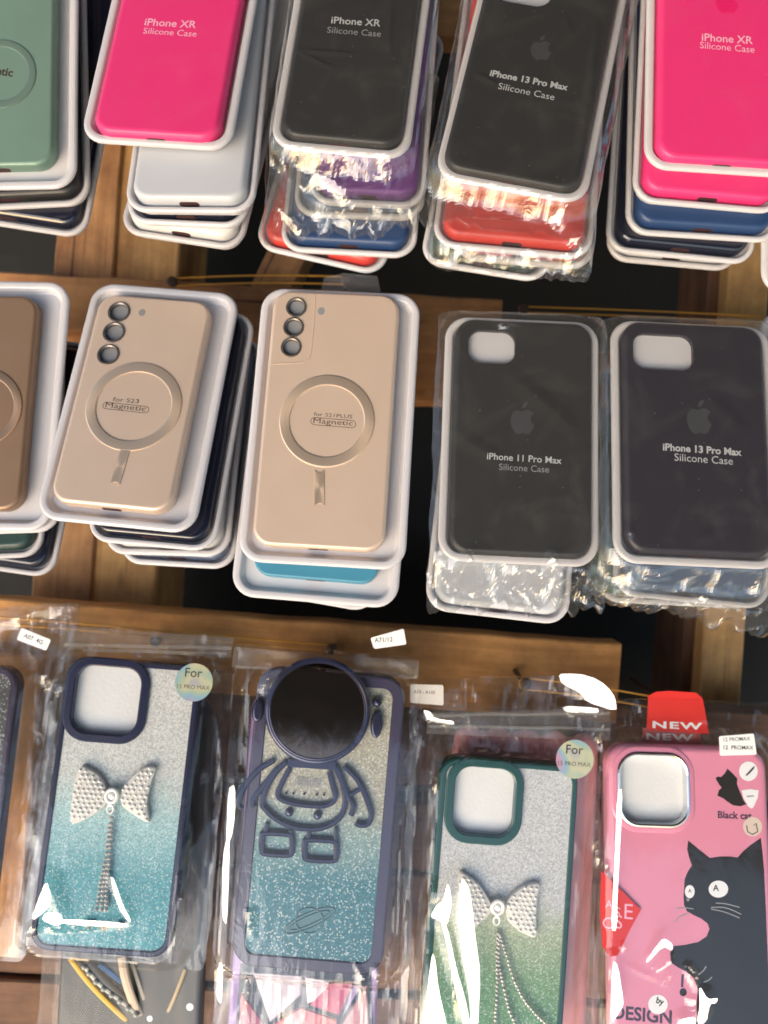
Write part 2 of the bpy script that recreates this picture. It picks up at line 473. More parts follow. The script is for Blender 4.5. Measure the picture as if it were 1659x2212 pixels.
def text_bm(body, width, cx, cy, z, rot=0, bold=0.0, slant=0.0, space=1.0, thick=0.06, hscale=1.0):
    cu = bpy.data.curves.new('lettering', 'FONT')
    cu.body = body; cu.align_x = 'CENTER'; cu.align_y = 'CENTER'
    cu.extrude = 0.0; cu.offset = bold; cu.shear = slant; cu.space_character = space
    cu.resolution_u = 3
    to = bpy.data.objects.new('lettering', cu)
    COL.objects.link(to)
    bpy.context.view_layer.update()
    me = bpy.data.meshes.new_from_object(to.evaluated_get(bpy.context.evaluated_depsgraph_get()))
    bpy.data.objects.remove(to); bpy.data.curves.remove(cu)
    bm = bmesh.new(); bm.from_mesh(me); bpy.data.meshes.remove(me)
    xs = [v.co.x for v in bm.verts]; ys = [v.co.y for v in bm.verts]
    s = width / (max(xs) - min(xs)); mx = (max(xs) + min(xs)) / 2; my = (max(ys) + min(ys)) / 2
    c, sn = math.cos(R(rot)), math.sin(R(rot))
    for v in bm.verts:
        x, y = (v.co.x - mx) * s, (v.co.y - my) * s * hscale
        v.co = (cx + x * c - y * sn, cy + x * sn + y * c, z)
    for f in bm.faces: f.tag = True
    return bm

def join(bms):
    out = bmesh.new()
    for b in bms:
        me = bpy.data.meshes.new('t'); b.to_mesh(me); b.free()
        out.from_mesh(me); bpy.data.meshes.remove(me)
    for f in out.faces: f.tag = True
    return out

# ---------------------------------------------------------------- where things stand
BASE = Matrix(((1, 0, 0), (0, 0, -1), (0, 1, 0)))        # columns: pack right, pack up, pack face (towards viewer)

def rotm(roll, pitch, yaw):
    return BASE @ (Matrix.Rotation(R(roll), 3, 'Z') @ Matrix.Rotation(R(pitch), 3, 'X') @ Matrix.Rotation(R(yaw), 3, 'Y'))

def ray(sx, sy):
    return Vector(((sx - CX) / FS, 1.0, -(sy - CY) / FS))

def pj(p):
    return (CX + FS * p.x / p.y, CY - FS * p.z / p.y)

class Pose:
    def __init__(s, c, roll, pitch, yaw, w, h):
        s.c, s.roll, s.pitch, s.yaw, s.w, s.h = c, roll, pitch, yaw, w, h
        s.R = rotm(roll, pitch, yaw)
        s.M = Matrix.Translation(c) @ s.R.to_4x4()
    def at(s, x, y, z):                        # mm -> frame metres
        return s.c + s.R @ (Vector((x, y, z)) * 0.001)
    def L(s, sx, sy, z):                       # where a sight line meets the pack's plane z (mm)
        d = ray(sx, sy); n = s.R @ Vector((0, 0, 1))
        p0 = s.at(0, 0, z)
        t = n.dot(p0) / n.dot(d)
        q = s.R.transposed() @ (d * t - s.c)
        return (q.x * 1000, q.y * 1000)

def solve(fun, p):
    p = np.array(p, float)
    for _ in range(30):
        r = np.array(fun(p)); J = np.zeros((len(r), len(p)))
        for i in range(len(p)):
            q = p.copy(); e = 1e-4 * max(1, abs(q[i])); q[i] += e
            J[:, i] = (np.array(fun(q)) - r) / e
        p = p - np.linalg.lstsq(J, r, rcond=None)[0]
    return p

def fit(corners, dist, zr, pitch0=-7, yaw0=0, wp=1.6, aspect=None):
    """a flat pack seen at these four corners (TL TR BR BL), its face centre this far away"""
    def mk(p):
        return Pose(Vector((p[0] / 100, dist, p[1] / 100)), p[2], p[3], p[4], p[5], p[6])
    def fun(p):
        P = mk(p); out = []
        for (sx, sy), (a, b) in zip(corners, ((-1, 1), (1, 1), (1, -1), (-1, -1))):
            u, v = pj(P.at(a * p[5] / 2, b * p[6] / 2, zr)); out += [u - sx, v - sy]
        out += [wp * (p[3] - pitch0), wp * 1.3 * (p[4] - yaw0)]
        if aspect: out.append(40 * (p[6] / p[5] - aspect))
        return out
    mx = sum(c[0] for c in corners) / 4; my = sum(c[1] for c in corners) / 4
    r0 = ray(mx, my) * dist
    return mk(solve(fun, [r0.x * 100, r0.z * 100, 0, pitch0, yaw0, 85, 165]))

def behind(P, k, bl, br, zr, pitch=11.7, fixw=False):
    """a pack k steps down the stack under P, its lower corners seen at bl and br"""
    n = P.R @ Vector((0, 0, 1)); ex = P.R @ Vector((1, 0, 0)); ey = P.R @ Vector((0, 1, 0))
    def mk(p):
        c = P.c - n * (k * pitch * 0.001) + ex * (p[0] * 0.001) + ey * (p[1] * 0.001)
        return Pose(c, P.roll + p[2], P.pitch, P.yaw, p[3], P.h)
    def fun(p):
        Q = mk(p); out = []
        for (sx, sy), a in ((bl, -1), (br, 1)):
            u, v = pj(Q.at(a * p[3] / 2, -P.h / 2, zr)); out += [u - sx, v - sy]
        return out
    return mk(solve(fun, [0, -5, 0, P.w]))

# ---------------------------------------------------------------- the pallet, added dark sheet, ground, added canopy
DECK_Y, STR_Y = 0.556, 0.568
def plank(name, cx, cy, w, h, rot, y, thick, mat, parent, jag=0.0, seed=0):
    """a board: centre and size as seen (display units) at distance y; long side along local X"""
    k = y / FS
    c = ray(cx, cy) * y
    lw, lh = w * k, h * k
    vert = lh > lw
    if vert: lw, lh = lh, lw
    rnd = random.Random(seed)
    bm = bmesh.new()
    nx = 24
    ring = []
    for i in range(nx + 1):
        x = -lw / 2 + lw * i / nx
        j1 = noise.noise(Vector((x * 30, seed, 0))) * 0.0012; j2 = noise.noise(Vector((x * 30, seed + 9, 0))) * 0.0012
        b = 0.0012
        pr = [(-lh / 2 + j1, 0), (-lh / 2 + b + j1, b), (lh / 2 - b + j2, b), (lh / 2 + j2, 0), (lh / 2 + j2, -thick), (-lh / 2 + j1, -thick)]
        e = 0.001 * rnd.uniform(-1, 1) if i in (0, nx) else 0
        ring.append([bm.verts.new((x + e, a, z)) for a, z in pr])
    for a, b in zip(ring, ring[1:]):
        for q in range(6):
            bm.faces.new((a[q], a[(q + 1) % 6], b[(q + 1) % 6], b[q]))
    bm.faces.new(ring[0]); bm.faces.new(ring[-1][::-1])
    rl = rot + (90 if vert else 0)
    M = Matrix.Translation(c) @ (BASE @ Matrix.Rotation(R(rl), 3, 'Z')).to_4x4()
    o = obj(name, bm, mat, None, smooth=False, mm=False)
    o.parent = parent
    o.matrix_basis = parent['inv_m'] @ M if False else PALLET_INV @ M
    return o

PALLET_M = Matrix.Translation((0, DECK_Y, 0)) @ BASE.to_4x4()
PALLET_INV = PALLET_M.inverted()
pallet = root('wooden_pallet', PALLET_M, 'worn brown wooden pallet the phone cases hang on', 'pallet')
W1 = wood('pallet_wood', (0.30, 0.125, 0.045), (0.62, 0.31, 0.115), 1.3)
W2 = wood('pallet_wood_pale', (0.52, 0.25, 0.08), (0.84, 0.47, 0.165), 4.1)
W3 = wood('pallet_wood_reddish', (0.10, 0.042, 0.022), (0.24, 0.115, 0.058), 7.7)
W4 = wood('pallet_wood_orange', (0.48, 0.20, 0.055), (0.84, 0.42, 0.135), 2.9)
SL = -3.2
plank('deck_board', 800, -12, 1900, 160, SL, DECK_Y, 0.02, W1, pallet, seed=1)
plank('deck_board', 520, 677, 1120, 122, SL, DECK_Y - .006, 0.02, W1, pallet, seed=2)
plank('deck_board', 1098, 815, 440, 122, -1.5, DECK_Y - 0.003, 0.02, W1, pallet, seed=3)
plank('deck_board', 640, 1425, 1400, 170, -4.2, DECK_Y - .026, 0.02, W4, pallet, seed=4)
plank('deck_board', 900, 1600, 1900, 190, -2.6, DECK_Y - 0.022, 0.02, W3, pallet, seed=5)
plank('deck_board', 800, 2010, 1800, 250, -2.5, DECK_Y - .034, 0.02, W3, pallet, seed=6)
plank('deck_board', 760, 1800, 1800, 150, -2.5, DECK_Y - 0.03, 0.02, W3, pallet, seed=16)
plank('deck_board', 800, 2250, 1800, 200, -2.5, DECK_Y - .038, 0.02, W3, pallet, seed=7)
plank('deck_board', -8, 1740, 150, 640, -4.5, DECK_Y - 0.044, 0.02, W4, pallet, seed=8)
plank('stringer', 178, 640, 128, 2000, -4, STR_Y, 0.08, W1, pallet, seed=9)
plank('stringer', 308, 650, 190 * 0.76, 2100, -4, STR_Y + 0.003, 0.08, W2, pallet, seed=10)
plank('stringer', 1596, 900, 88, 2400, -4, STR_Y, 0.08, W2, pallet, seed=11)
plank('stringer', 1530, 900, 42, 2400, -4, STR_Y + 0.016, 0.06, W3, pallet, seed=12)  # dark strip standing in for the shade beside the upright
plank('brace', 600, 590, 82, 190, -27, STR_Y + 0.004, 0.03, W1, pallet, seed=13)

# nails driven into the boards; their heads stand out so that bands and bags hook over them
NAILS = [(371, 608, 0.540), (748, 604, 0.535), (1131, 667, 0.530), (716, 1402, 0.520), (1136, 1478, 0.488), (1452, 1527, 0.486), (335, 1385, 0.52)]
NAIL_AT = []
for sx, sy, y in NAILS:
    p = ray(sx, sy) * y
    bm = bmesh.new()
    a = PALLET_INV @ p
    rings = []
    for r_, z in ((0.0, a.z + 0.0006), (0.0026, a.z + 0.0004), (0.0037, a.z - 0.0002), (0.0037, a.z - 0.0012), (0.0016, a.z - 0.002), (0.0015, -0.012)):
        rings.append([(a.x + max(r_, 1e-5) * math.cos(t * math.pi / 6), a.y + max(r_, 1e-5) * math.sin(t * math.pi / 6), z) for t in range(12)])
    loft(bm, rings, cap1=True)
    obj('nail', bm, RUST, pallet, mm=False)
    NAIL_AT.append(p)

def sheet(name, w, h, y, mat, label, cat, kind=None, amp=0.006):
    bm = bmesh.new(); n = 30
    g = [[bm.verts.new(((i / n - .5) * w, (j / n - .5) * h, amp * noise.noise(Vector((i * .35, j * .35, 3))))) for i in range(n + 1)] for j in range(n + 1)]
    for j in range(n):
        for i in range(n): bm.faces.new((g[j][i], g[j][i + 1], g[j + 1][i + 1], g[j + 1][i]))
    o = obj(name, bm, mat, None, M=Matrix.Translation((0, y, 0)) @ BASE.to_4x4(), mm=False)
    tag(o, label, cat, None, kind)
    return o
backing = sheet('dark_backing', 1.6, 1.7, 0.71, GAP_DARK, 'black cloth added for the shade in the gaps behind the pallet', 'backing', amp=0.012)  # added sheet that paints the gaps dark

bm = bmesh.new()
bmesh.ops.create_grid(bm, x_segments=8, y_segments=8, size=9)
g = obj('ground', bm, SOIL, None, smooth=False, mm=False); g.matrix_world = Matrix.Translation((0, 0, -0.05)); tag(g, kind='structure')

bm = bmesh.new()                                  # unseen canopy added above and behind the viewer to block the sky
n = 16
top = [[bm.verts.new((-0.7 + 2.5 * i / n, -0.74 + 3.4 * j / n, 1.5 + 0.10 * (j / n) + 0.02 * noise.noise(Vector((i * .4, j * .4, 0))))) for i in range(n + 1)] for j in range(n + 1)]
for j in range(n):
    for i in range(n): bm.faces.new((top[j][i], top[j][i + 1], top[j + 1][i + 1], top[j + 1][i]))
bmesh.ops.solidify(bm, geom=list(bm.faces), thickness=0.006)
aw = obj('added_awning', bm, TARP, None, mm=False); tag(aw, kind='structure')

# ---------------------------------------------------------------- packs
TRAY_PROF = ((5.2, 0), (4.4, 0.5), (2.6, 4.9), (0.5, 5.5), (0.05, 6.1), (0, 6.8), (0.3, 7.6), (1.1, 8.15), (2.2, 8.3), (3.6, 8.15), (4.3, 7.7), (4.7, 6.9), (5.1, 6.1), (5.5, 5.7), (5.8, 4.6), (6.4, 4.2))
RIM = 8.1
def tray(parent, w, h, r=13, mat=TRAY, lip=1.0):
    bm = bmesh.new()
    loft(bm, rings_of(w, h, r, [(d * lip, z) for d, z in TRAY_PROF]))
    return obj('blister_tray', bm, mat, parent)

CASE_TOP = 12.6
def case(parent, w, h, mat, r=10.5, holes=(), top=CASE_TOP, z0=4.3, fil=3.2, cx=0, cy=0, name='phone_case', port=True, port_mat=DARKHOLE):
    """the case, back up: rounded sides, flat back with true holes"""
    bm = bmesh.new()
    prof = [(0.5, z0), (0, z0 + .8), (0, top - fil)] + [(fil * (1 - math.cos(a)), top - fil + fil * math.sin(a)) for a in (R(20), R(40), R(60), R(76), R(90))]
    vs = loft(bm, rings_of(w, h, r, prof, cx, cy, n=9), cap1=not holes, cap0=True)
    hl = []
    for pts, depth in holes:
        lo = [bm.verts.new((x, y, top - depth)) for x, y in pts]
        hi = [bm.verts.new((x, y, top)) for x, y in pts]
        for i in range(len(pts)):
            bm.faces.new((hi[i], hi[(i + 1) % len(pts)], lo[(i + 1) % len(pts)], lo[i]))
        hl.append(hi)
    if holes: cap_holes(bm, vs[-1], hl)
    o = obj(name, bm, mat, parent)
    if port:
        b2 = bmesh.new()
        zc = top * 0.46 + 1.5
        pts = [(x, z) for x, z in rr(11, 4.2, 2.0, 5, cx, zc)]
        f = [b2.verts.new((x, cy - h / 2 - 0.08, z)) for x, z in pts]
        bk = [b2.verts.new((x, cy - h / 2 + 2, z)) for x, z in pts]
        b2.faces.new(f)
        for i in range(len(f)): b2.faces.new((f[i], f[(i + 1) % len(f)], bk[(i + 1) % len(f)], bk[i]))
        obj('charging_port', b2, port_mat, o, smooth=False)
    return o

def cutout(parent, pts, z, mat=TRAY, name='camera_cutout'):
    bm = bmesh.new(); poly(bm, pts, z)
    return obj(name, bm, mat, parent, smooth=False)

APPLE = [(0, 36), (9, 41), (20, 42), (31, 37), (38, 29), (31, 22), (28, 12), (30, 1), (38, -8), (35, -18), (28, -31), (20, -39), (12, -40), (4, -37), (-3, -37), (-10, -40), (-19, -39), (-27, -30), (-34, -16), (-37, 0), (-36, 16), (-31, 28), (-22, 38), (-12, 40)]
LEAF = [(1, 46), (2, 56), (8, 65), (18, 70), (19, 63), (15, 54), (9, 48)]
def logo(parent, cx, cy, s, z, rot=0, mat=LOGOG):
    bm = bmesh.new()
    c, sn = math.cos(R(rot)), math.sin(R(rot))
    tr = lambda p: (cx + s * (p[0] * c - p[1] * sn) / 78, cy + s * (p[0] * sn + p[1] * c) / 78)
    for P in (APPLE, LEAF):
        poly(bm, [tr(p) for p in catmull([(x, y, 0) for x, y in P], 3, True)], z)
    return obj('logo', bm, mat, parent, smooth=False)

def letters(parent, P, body, s1, s2, z, mat, bold=0.0, name='lettering', hscale=1.0, space=1.0, slant=0.0):
    """lettering whose midline runs from one sighted end to the other"""
    a, b = P.L(*s1, z), P.L(*s2, z)
    rot = math.degrees(math.atan2(b[1] - a[1], b[0] - a[0]))
    w = math.hypot(b[0] - a[0], b[1] - a[1])
    bm = text_bm(body, w, (a[0] + b[0]) / 2, (a[1] + b[1]) / 2, z, rot, bold, slant, space, hscale=hscale)
    return obj(name, bm, mat, parent, smooth=False)

# ---------------------------------------------------------------- film bags
def seg_d(px, py, a, b):
    ax, ay = a; bx, by = b
    dx, dy = bx - ax, by - ay
    t = max(0, min(1, ((px - ax) * dx + (py - ay) * dy) / (dx * dx + dy * dy + 1e-9)))
    return math.hypot(px - ax - t * dx, py - ay - t * dy), t

def glint_fold(P, pts, z):
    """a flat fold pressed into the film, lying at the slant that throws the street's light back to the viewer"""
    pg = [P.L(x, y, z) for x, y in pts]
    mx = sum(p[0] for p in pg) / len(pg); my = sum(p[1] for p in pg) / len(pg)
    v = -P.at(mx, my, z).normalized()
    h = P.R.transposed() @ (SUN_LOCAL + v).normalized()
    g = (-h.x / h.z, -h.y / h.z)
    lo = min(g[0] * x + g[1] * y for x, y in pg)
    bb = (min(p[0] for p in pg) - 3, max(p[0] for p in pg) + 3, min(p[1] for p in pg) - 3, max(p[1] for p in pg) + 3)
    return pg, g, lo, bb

Z2 = lambda *p: [(x / 2.742 + 518.5, y / 2.742) for x, y in p]
Z3 = lambda *p: [(x / 2.742 + 1054, y / 2.742) for x, y in p]
Z6 = lambda *p: [(x / 2.232 + 916, y / 2.232 + 605) for x, y in p]
F_ = lambda f, *p: [f(x, y) for x, y in p]

def crumple(x, y, s):
    q = Vector((x / 9 + s, y / 11 + s * 2, s))
    q += Vector((noise.noise(q * .8), noise.noise(q * .8 + Vector((4, 4, 4))), 0)) * .5
    a = noise.voronoi(q)[0]; b = noise.voronoi(q * 2.3)[0]
    return 2.2 * a[0] - 1.0 + .55 * b[0] + .35 * (a[1] - a[0])

def wrinkle(x, y, s, st=1.0):
    q = Vector((x / (13 / st ** .2) + s, y / (20 * st) - s, s * 1.7))
    wv = Vector((noise.noise(q * 0.7 + Vector((5, 1, 0))), noise.noise(q * 0.7 + Vector((1, 8, 0))), 0)) * 0.8
    n1 = noise.noise(q * 0.55 + wv)
    n2 = noise.noise(q * 1.35 + wv * 1.3 + Vector((3, 3, 3)))
    n3 = noise.noise(q * 3.1 + Vector((7, 3, 1)))
    return (1 - abs(n1) * 2.2) * 0.9 + (1 - abs(n2) * 2) * 0.5 + n3 * 0.10 - 0.7

def bag(parent, quad, content, ztop, seed, mat=FILM, step=1.7, inside=0.22, outside=1.7, zedge=4.0, creases=(), reach=13, corner=3, ragged=1.2, zback=0.0, rag_bottom=0.0, name='plastic_bag', back=True, st=1.0, glint_folds=(), crum=None, flaps=()):
    """a clear bag, corners quad TL TR BR BL (mm, in the pack's plane) round a content box (cx, cy, w, h, r)"""
    tl, tr_, br, bl = [Vector((q[0], q[1])) for q in quad]
    wd = ((tr_ - tl).length + (br - bl).length) / 2; hg = ((tl - bl).length + (tr_ - br).length) / 2
    nx, ny = max(8, int(wd / step)), max(8, int(hg / step))
    ccx, ccy, cw, ch, cr = content
    def area(f):
        q_ = [f[0].L(x, y, f[2]) for x, y in f[1]]
        return abs(sum(a[0] * b[1] - a[1] * b[0] for a, b in zip(q_, q_[1:] + q_[:1]))) / 2
    big = [f for f in flaps if area(f) > 45]
    FO = [glint_fold(*f) for f in list(glint_folds) + [f for f in flaps if area(f) <= 45]]
    bm = bmesh.new(); F = []; B = []
    for j in range(ny + 1):
        v = j / ny; rf = []; rb = []
        for i in range(nx + 1):
            u = i / nx
            # rounded corners of the bag outline
            uu, vv = u * 2 - 1, v * 2 - 1
            hx = wd / 2; hy = hg / 2
            x_, y_ = uu * hx, vv * hy
            ox, oy = abs(x_) - (hx - corner), abs(y_) - (hy - corner)
            if ox > 0 and oy > 0:
                m = max(ox, oy); l = math.hypot(ox, oy)
                f = m / l
                x_ = math.copysign(hx - corner + ox * f, x_); y_ = math.copysign(hy - corner + oy * f, y_)
            u2, v2 = (x_ / hx + 1) / 2, (y_ / hy + 1) / 2
            p = (bl * (1 - u2) + br * u2) * (1 - v2) + (tl * (1 - u2) + tr_ * u2) * v2
            e = max(abs(uu), abs(vv))
            px = p.x + ragged * noise.noise(Vector((p.x / 16, p.y / 16, seed))) * e ** 6
            py = p.y + ragged * noise.noise(Vector((p.x / 13, p.y / 16, seed + 5))) * e ** 6
            if rag_bottom and v < 0.3:
                py += rag_bottom * (noise.noise(Vector((p.x / 9, seed, 2))) + 0.6 * noise.noise(Vector((p.x / 3.5, seed, 7)))) * (1 - v / 0.3) ** 2
            dx, dy = abs(px - ccx) - cw / 2 + cr, abs(py - ccy) - ch / 2 + cr
            d = math.hypot(max(dx, 0), max(dy, 0)) + min(max(dx, dy), 0) - cr
            t = min(1, max(0, d / reach)); t = t * t * (3 - 2 * t)
            a = inside if d < 0 else inside + (outside - inside) * min(1, d / 6)
            edge = min(1, (1 - e) * 12)
            z = ztop * (1 - t) + zedge * t
            z += a * wrinkle(px, py, seed, st) * (0.3 + 0.7 * edge)
            if crum and py < crum[0]: z += crum[1] * crumple(px, py, seed) * min(1, (crum[0] - py) / 10) * (0.35 + .65 * edge)
            for (c0, c1, wdt, hgt) in creases:
                dd, tt = seg_d(px, py, c0, c1)
                if dd < wdt: z += hgt * (1 - dd / wdt) * (0.35 + 0.65 * math.sin(math.pi * min(1, max(0, tt))))
            for pg, g, lo, bb in FO:
                if bb[0] < px < bb[1] and bb[2] < py < bb[3]:
                    ins = False; dm = 99
                    for (x1, y1), (x2, y2) in zip(pg, pg[1:] + pg[:1]):
                        if (y1 > py) != (y2 > py) and px < (x2 - x1) * (py - y1) / (y2 - y1) + x1: ins = not ins
                        dm = min(dm, seg_d(px, py, (x1, y1), (x2, y2))[0])
                    hgt = g[0] * px + g[1] * py - lo
                    if ins: z = (z * 0.12 + ztop * .88 if d < 0 else z * .3 + .7 * (ztop * (1 - t) + zedge * t)) + max(0, hgt)
                    elif dm < 2.5: z += max(0, min(hgt, 3.5)) * (1 - dm / 2.5)
            if d < 0: z = max(z, ztop - 0.3)
            rf.append(bm.verts.new((px, py, max(z, zback + 0.4))))
            if back: rb.append(bm.verts.new((px, py, zback + (outside * 0.5 * wrinkle(px + 40, py, seed + 3, st) * edge if d > 0 else 0) - 0.5)))
        F.append(rf); B.append(rb)
    for j in range(ny):
        for i in range(nx):
            bm.faces.new((F[j][i], F[j][i + 1], F[j + 1][i + 1], F[j + 1][i]))
            if back and True: bm.faces.new((B[j][i], B[j + 1][i], B[j + 1][i + 1], B[j][i + 1]))
    if back:
        for i in range(nx):
            bm.faces.new((B[0][i], B[0][i + 1], F[0][i + 1], F[0][i])); bm.faces.new((F[ny][i], F[ny][i + 1], B[ny][i + 1], B[ny][i]))
        for j in range(ny):
            bm.faces.new((F[j][0], F[j + 1][0], B[j + 1][0], B[j][0])); bm.faces.new((B[j][nx], B[j + 1][nx], F[j + 1][nx], F[j][nx]))
    o = obj(name, bm, mat, parent)
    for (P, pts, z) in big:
        pg, g, lo, bb = glint_fold(P, pts, z)
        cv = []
        for a, b in zip(pg, pg[1:] + pg[:1]):            # corners of the highlight outline cut once
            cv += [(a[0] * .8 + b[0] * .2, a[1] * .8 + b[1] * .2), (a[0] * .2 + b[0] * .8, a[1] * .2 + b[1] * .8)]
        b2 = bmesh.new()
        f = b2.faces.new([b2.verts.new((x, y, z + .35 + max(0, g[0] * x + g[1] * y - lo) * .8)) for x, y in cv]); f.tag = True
        obj('glint_flap', b2, FILM_GLINT, o)  # flap cut to a highlight's outline, slanted to mirror the sun
    return o

# ---------------------------------------------------------------- one tray pack
NM = 'phone_case_pack'
def pack(P, mat, label, group, tray_mat=TRAY, holes=(), inset=6.6, case_kw=None, r=13, lip=1.0, cc=None):
    t = root(NM, P.M, label, 'phone case', group)
    tray(t, P.w, P.h, r, tray_mat, lip)
    kw = dict(case_kw or {})
    if cc:
        w, h, kw['cx'], kw['cy'] = rr_at(P, cc, 10, 0)
        return t, case(t, w, h, mat, r=max(5, r - 2.5), holes=holes, **kw)
    c = case(t, P.w - 2 * inset, P.h - 2 * inset, mat, r=max(5, r - 3.5), holes=holes, **kw)
    return t, c

def silicone_print(P, c, l1, l2, lg, m1, m2, ml, bold=0.012):
    z = CASE_TOP + 0.06
    if l1: letters(c, P, l1[0], l1[1], l1[2], z, m1, bold)
    if l2: letters(c, P, l2[0], l2[1], l2[2], z, m2, 0.0)
    if lg:
        a = P.L(lg[0], lg[1], z); b = P.L(lg[0] + lg[2] / 2, lg[1], z); a2 = P.L(lg[0] - lg[2] / 2, lg[1], z)
        logo(c, a[0], a[1], b[0] - a2[0], z, -P.roll + (lg[3] if len(lg) > 3 else 0), ml)

def rr_at(P, pts, z, r, n=6):
    """rounded rectangle whose middle and size come from four sighted corners"""
    q = [P.L(x, y, z) for x, y in pts]
    xs = sorted(p[0] for p in q); ys = sorted(p[1] for p in q)
    w = (xs[2] + xs[3] - xs[0] - xs[1]) / 2; h = (ys[2] + ys[3] - ys[0] - ys[1]) / 2
    return w, h, sum(xs) / 4, sum(ys) / 4

def magnet_case(t, P, mat, ringmat, ringc, ringr, lenses, flash, bar, words, panel=None, fil=2.2, cc=None, inset=6.6):
    z = CASE_TOP
    holes = []
    for (x, y, r_) in lenses:
        a = P.L(x, y, z); b = P.L(x + r_, y, z); rad = b[0] - a[0]
        holes.append((ell(a[0], a[1], rad, rad, 24), 2.2))
    w, h, cx, cy = rr_at(P, cc, 10, 0) if cc else (P.w - 2 * inset, P.h - 2 * inset, 0, 0)
    c = case(t, w, h, mat, holes=holes, fil=fil, cx=cx, cy=cy, port_mat=DARKHOLE)
    for (pts, _d) in holes:
        cx = sum(p[0] for p in pts) / len(pts); cy = sum(p[1] for p in pts) / len(pts); rad = pts[0][0] - cx
        bm = bmesh.new()
        loft(bm, [[(x, y, zz) for x, y in ell(cx, cy, rad + d, rad + d, 24)] for d, zz in ((1.0, z + 0.02), (0.75, z + 0.55), (0.1, z + 0.6), (-0.45, z + 0.1), (-0.5, z - 2))], cap1=False)
        lo = obj('lens_ring', bm, LENSR, c)
        cutout(lo, ell(cx, cy, rad, rad, 24), z - 1.9, LENSG, 'lens_opening')
    if flash:
        a = P.L(flash[0], flash[1], z); cutout(c, ell(a[0], a[1], 2.0, 2.3, 18), z + 0.05, LENSG, 'flash_opening')
    a = P.L(ringc[0], ringc[1], z); b = P.L(ringc[0] + ringr[0], ringc[1], z); e = P.L(ringc[0] + ringr[1], ringc[1], z)
    ro, ri = b[0] - a[0], e[0] - a[0]
    bm = bmesh.new()
    loft(bm, [[(x, y, zz) for x, y in ell(0, 0, rad, rad, 72)] for rad, zz in ((ro + .2, z - 0.1), (ro, z + .4), (ro - .5, z + .55), ((ro + ri) / 2, z + .6), (ri + .5, z + .55), (ri, z + .4), (ri - .2, z - 0.1))], cap1=False)
    o = obj('magnet_ring', bm, ringmat, c); o.location = (a[0] * .001, a[1] * .001, 0)
    if bar:
        p0, p1 = P.L(*bar[0], z), P.L(*bar[1], z)
        d = Vector((p1[0] - p0[0], p1[1] - p0[1])); ln = d.length; d.normalize(); nrm = Vector((-d.y, d.x)) * 2.6
        pts = []
        for s, w in ((0, 1), (0.08, 1), (1 - .08, 1), (1, 1)): pass
        A = Vector(p0); Bv = Vector(p1)
        pts = [A + nrm, A + nrm * .3 + d * 1.3, A - nrm * .3 + d * 1.3, A - nrm, Bv - nrm, Bv - nrm * .3 - d * 1.3, Bv + nrm * .3 - d * 1.3, Bv + nrm]
        bm = bmesh.new(); poly(bm, [(p.x, p.y) for p in pts], z + 0.4, thick=0.5)
        o2 = obj('magnet_bar', bm, ringmat, c, smooth=False)
    if words:
        letters(c, P, words[0][0], words[0][1], words[0][2], z + 0.06, INKB, -0.004, hscale=.68)
        letters(c, P, words[1][0], words[1][1], words[1][2], z + 0.06, INKB, -0.004, hscale=.68)
        p0, p1 = P.L(*words[2][0], z), P.L(*words[2][1], z)
        d = Vector((p1[0] - p0[0], p1[1] - p0[1])); ang = d.angle_signed(Vector((1, 0)))
        L0 = d.length; hh = words[2][2]
        bm = bmesh.new()
        o_ = rr(L0, hh, hh / 2 - .05, 6); i_ = rr(L0 - .6, hh - .6, hh / 2 - .35, 6)
        ca, sa = math.cos(ang), math.sin(ang); mx, my = (p0[0] + p1[0]) / 2, (p0[1] + p1[1]) / 2
        tr = lambda p: (mx + p[0] * ca - p[1] * sa, my + p[0] * sa + p[1] * ca, z + .05)
        loft(bm, [[tr(p) for p in o_], [tr(p) for p in i_]], cap1=False)
        obj('lettering_outline', bm, INKB, c, smooth=False)
    if panel:
        q = [P.L(x, y, z) for x, y in panel]
        bm = bmesh.new(); tube(bm, [(x, y, z + .02) for x, y in q], 0.28, 6)
        obj('camera_panel_edge', bm, mat, c)
    return c

# ================================================================ TOP ROW
GA = 'packs in the stack under the mint green case'
A = fit([(-160, -190), (174, -196), (160, 404), (-170, 412)], 0.455, RIM)
t = root(NM, A.M, 'mint green phone case with a ring mark in a white tray, top left', 'phone case', GA)
tray(t, A.w, A.h)
magnet_case(t, A, MINT, plain('mint_ring', (0.15, 0.22, 0.18), 0.4, metal=0.3), (0, 160), (78, 62), [], None, None, None, cc=[(-110, -150), (128, -152), (113, 360), (-125, 366)])
letters(t, A, 'Magnetic', (-62, 148), (28, 160), CASE_TOP + .06, INKB, 0.03)
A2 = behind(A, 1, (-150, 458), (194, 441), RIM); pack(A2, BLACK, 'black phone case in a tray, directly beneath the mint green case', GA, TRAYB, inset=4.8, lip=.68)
A3 = behind(A, 2, (-160, 462), (184, 515), RIM); pack(A3, MIDN, 'dark case tilted at the bottom of the stack under the mint green case', GA, TRAYB, inset=4.8, lip=.68)

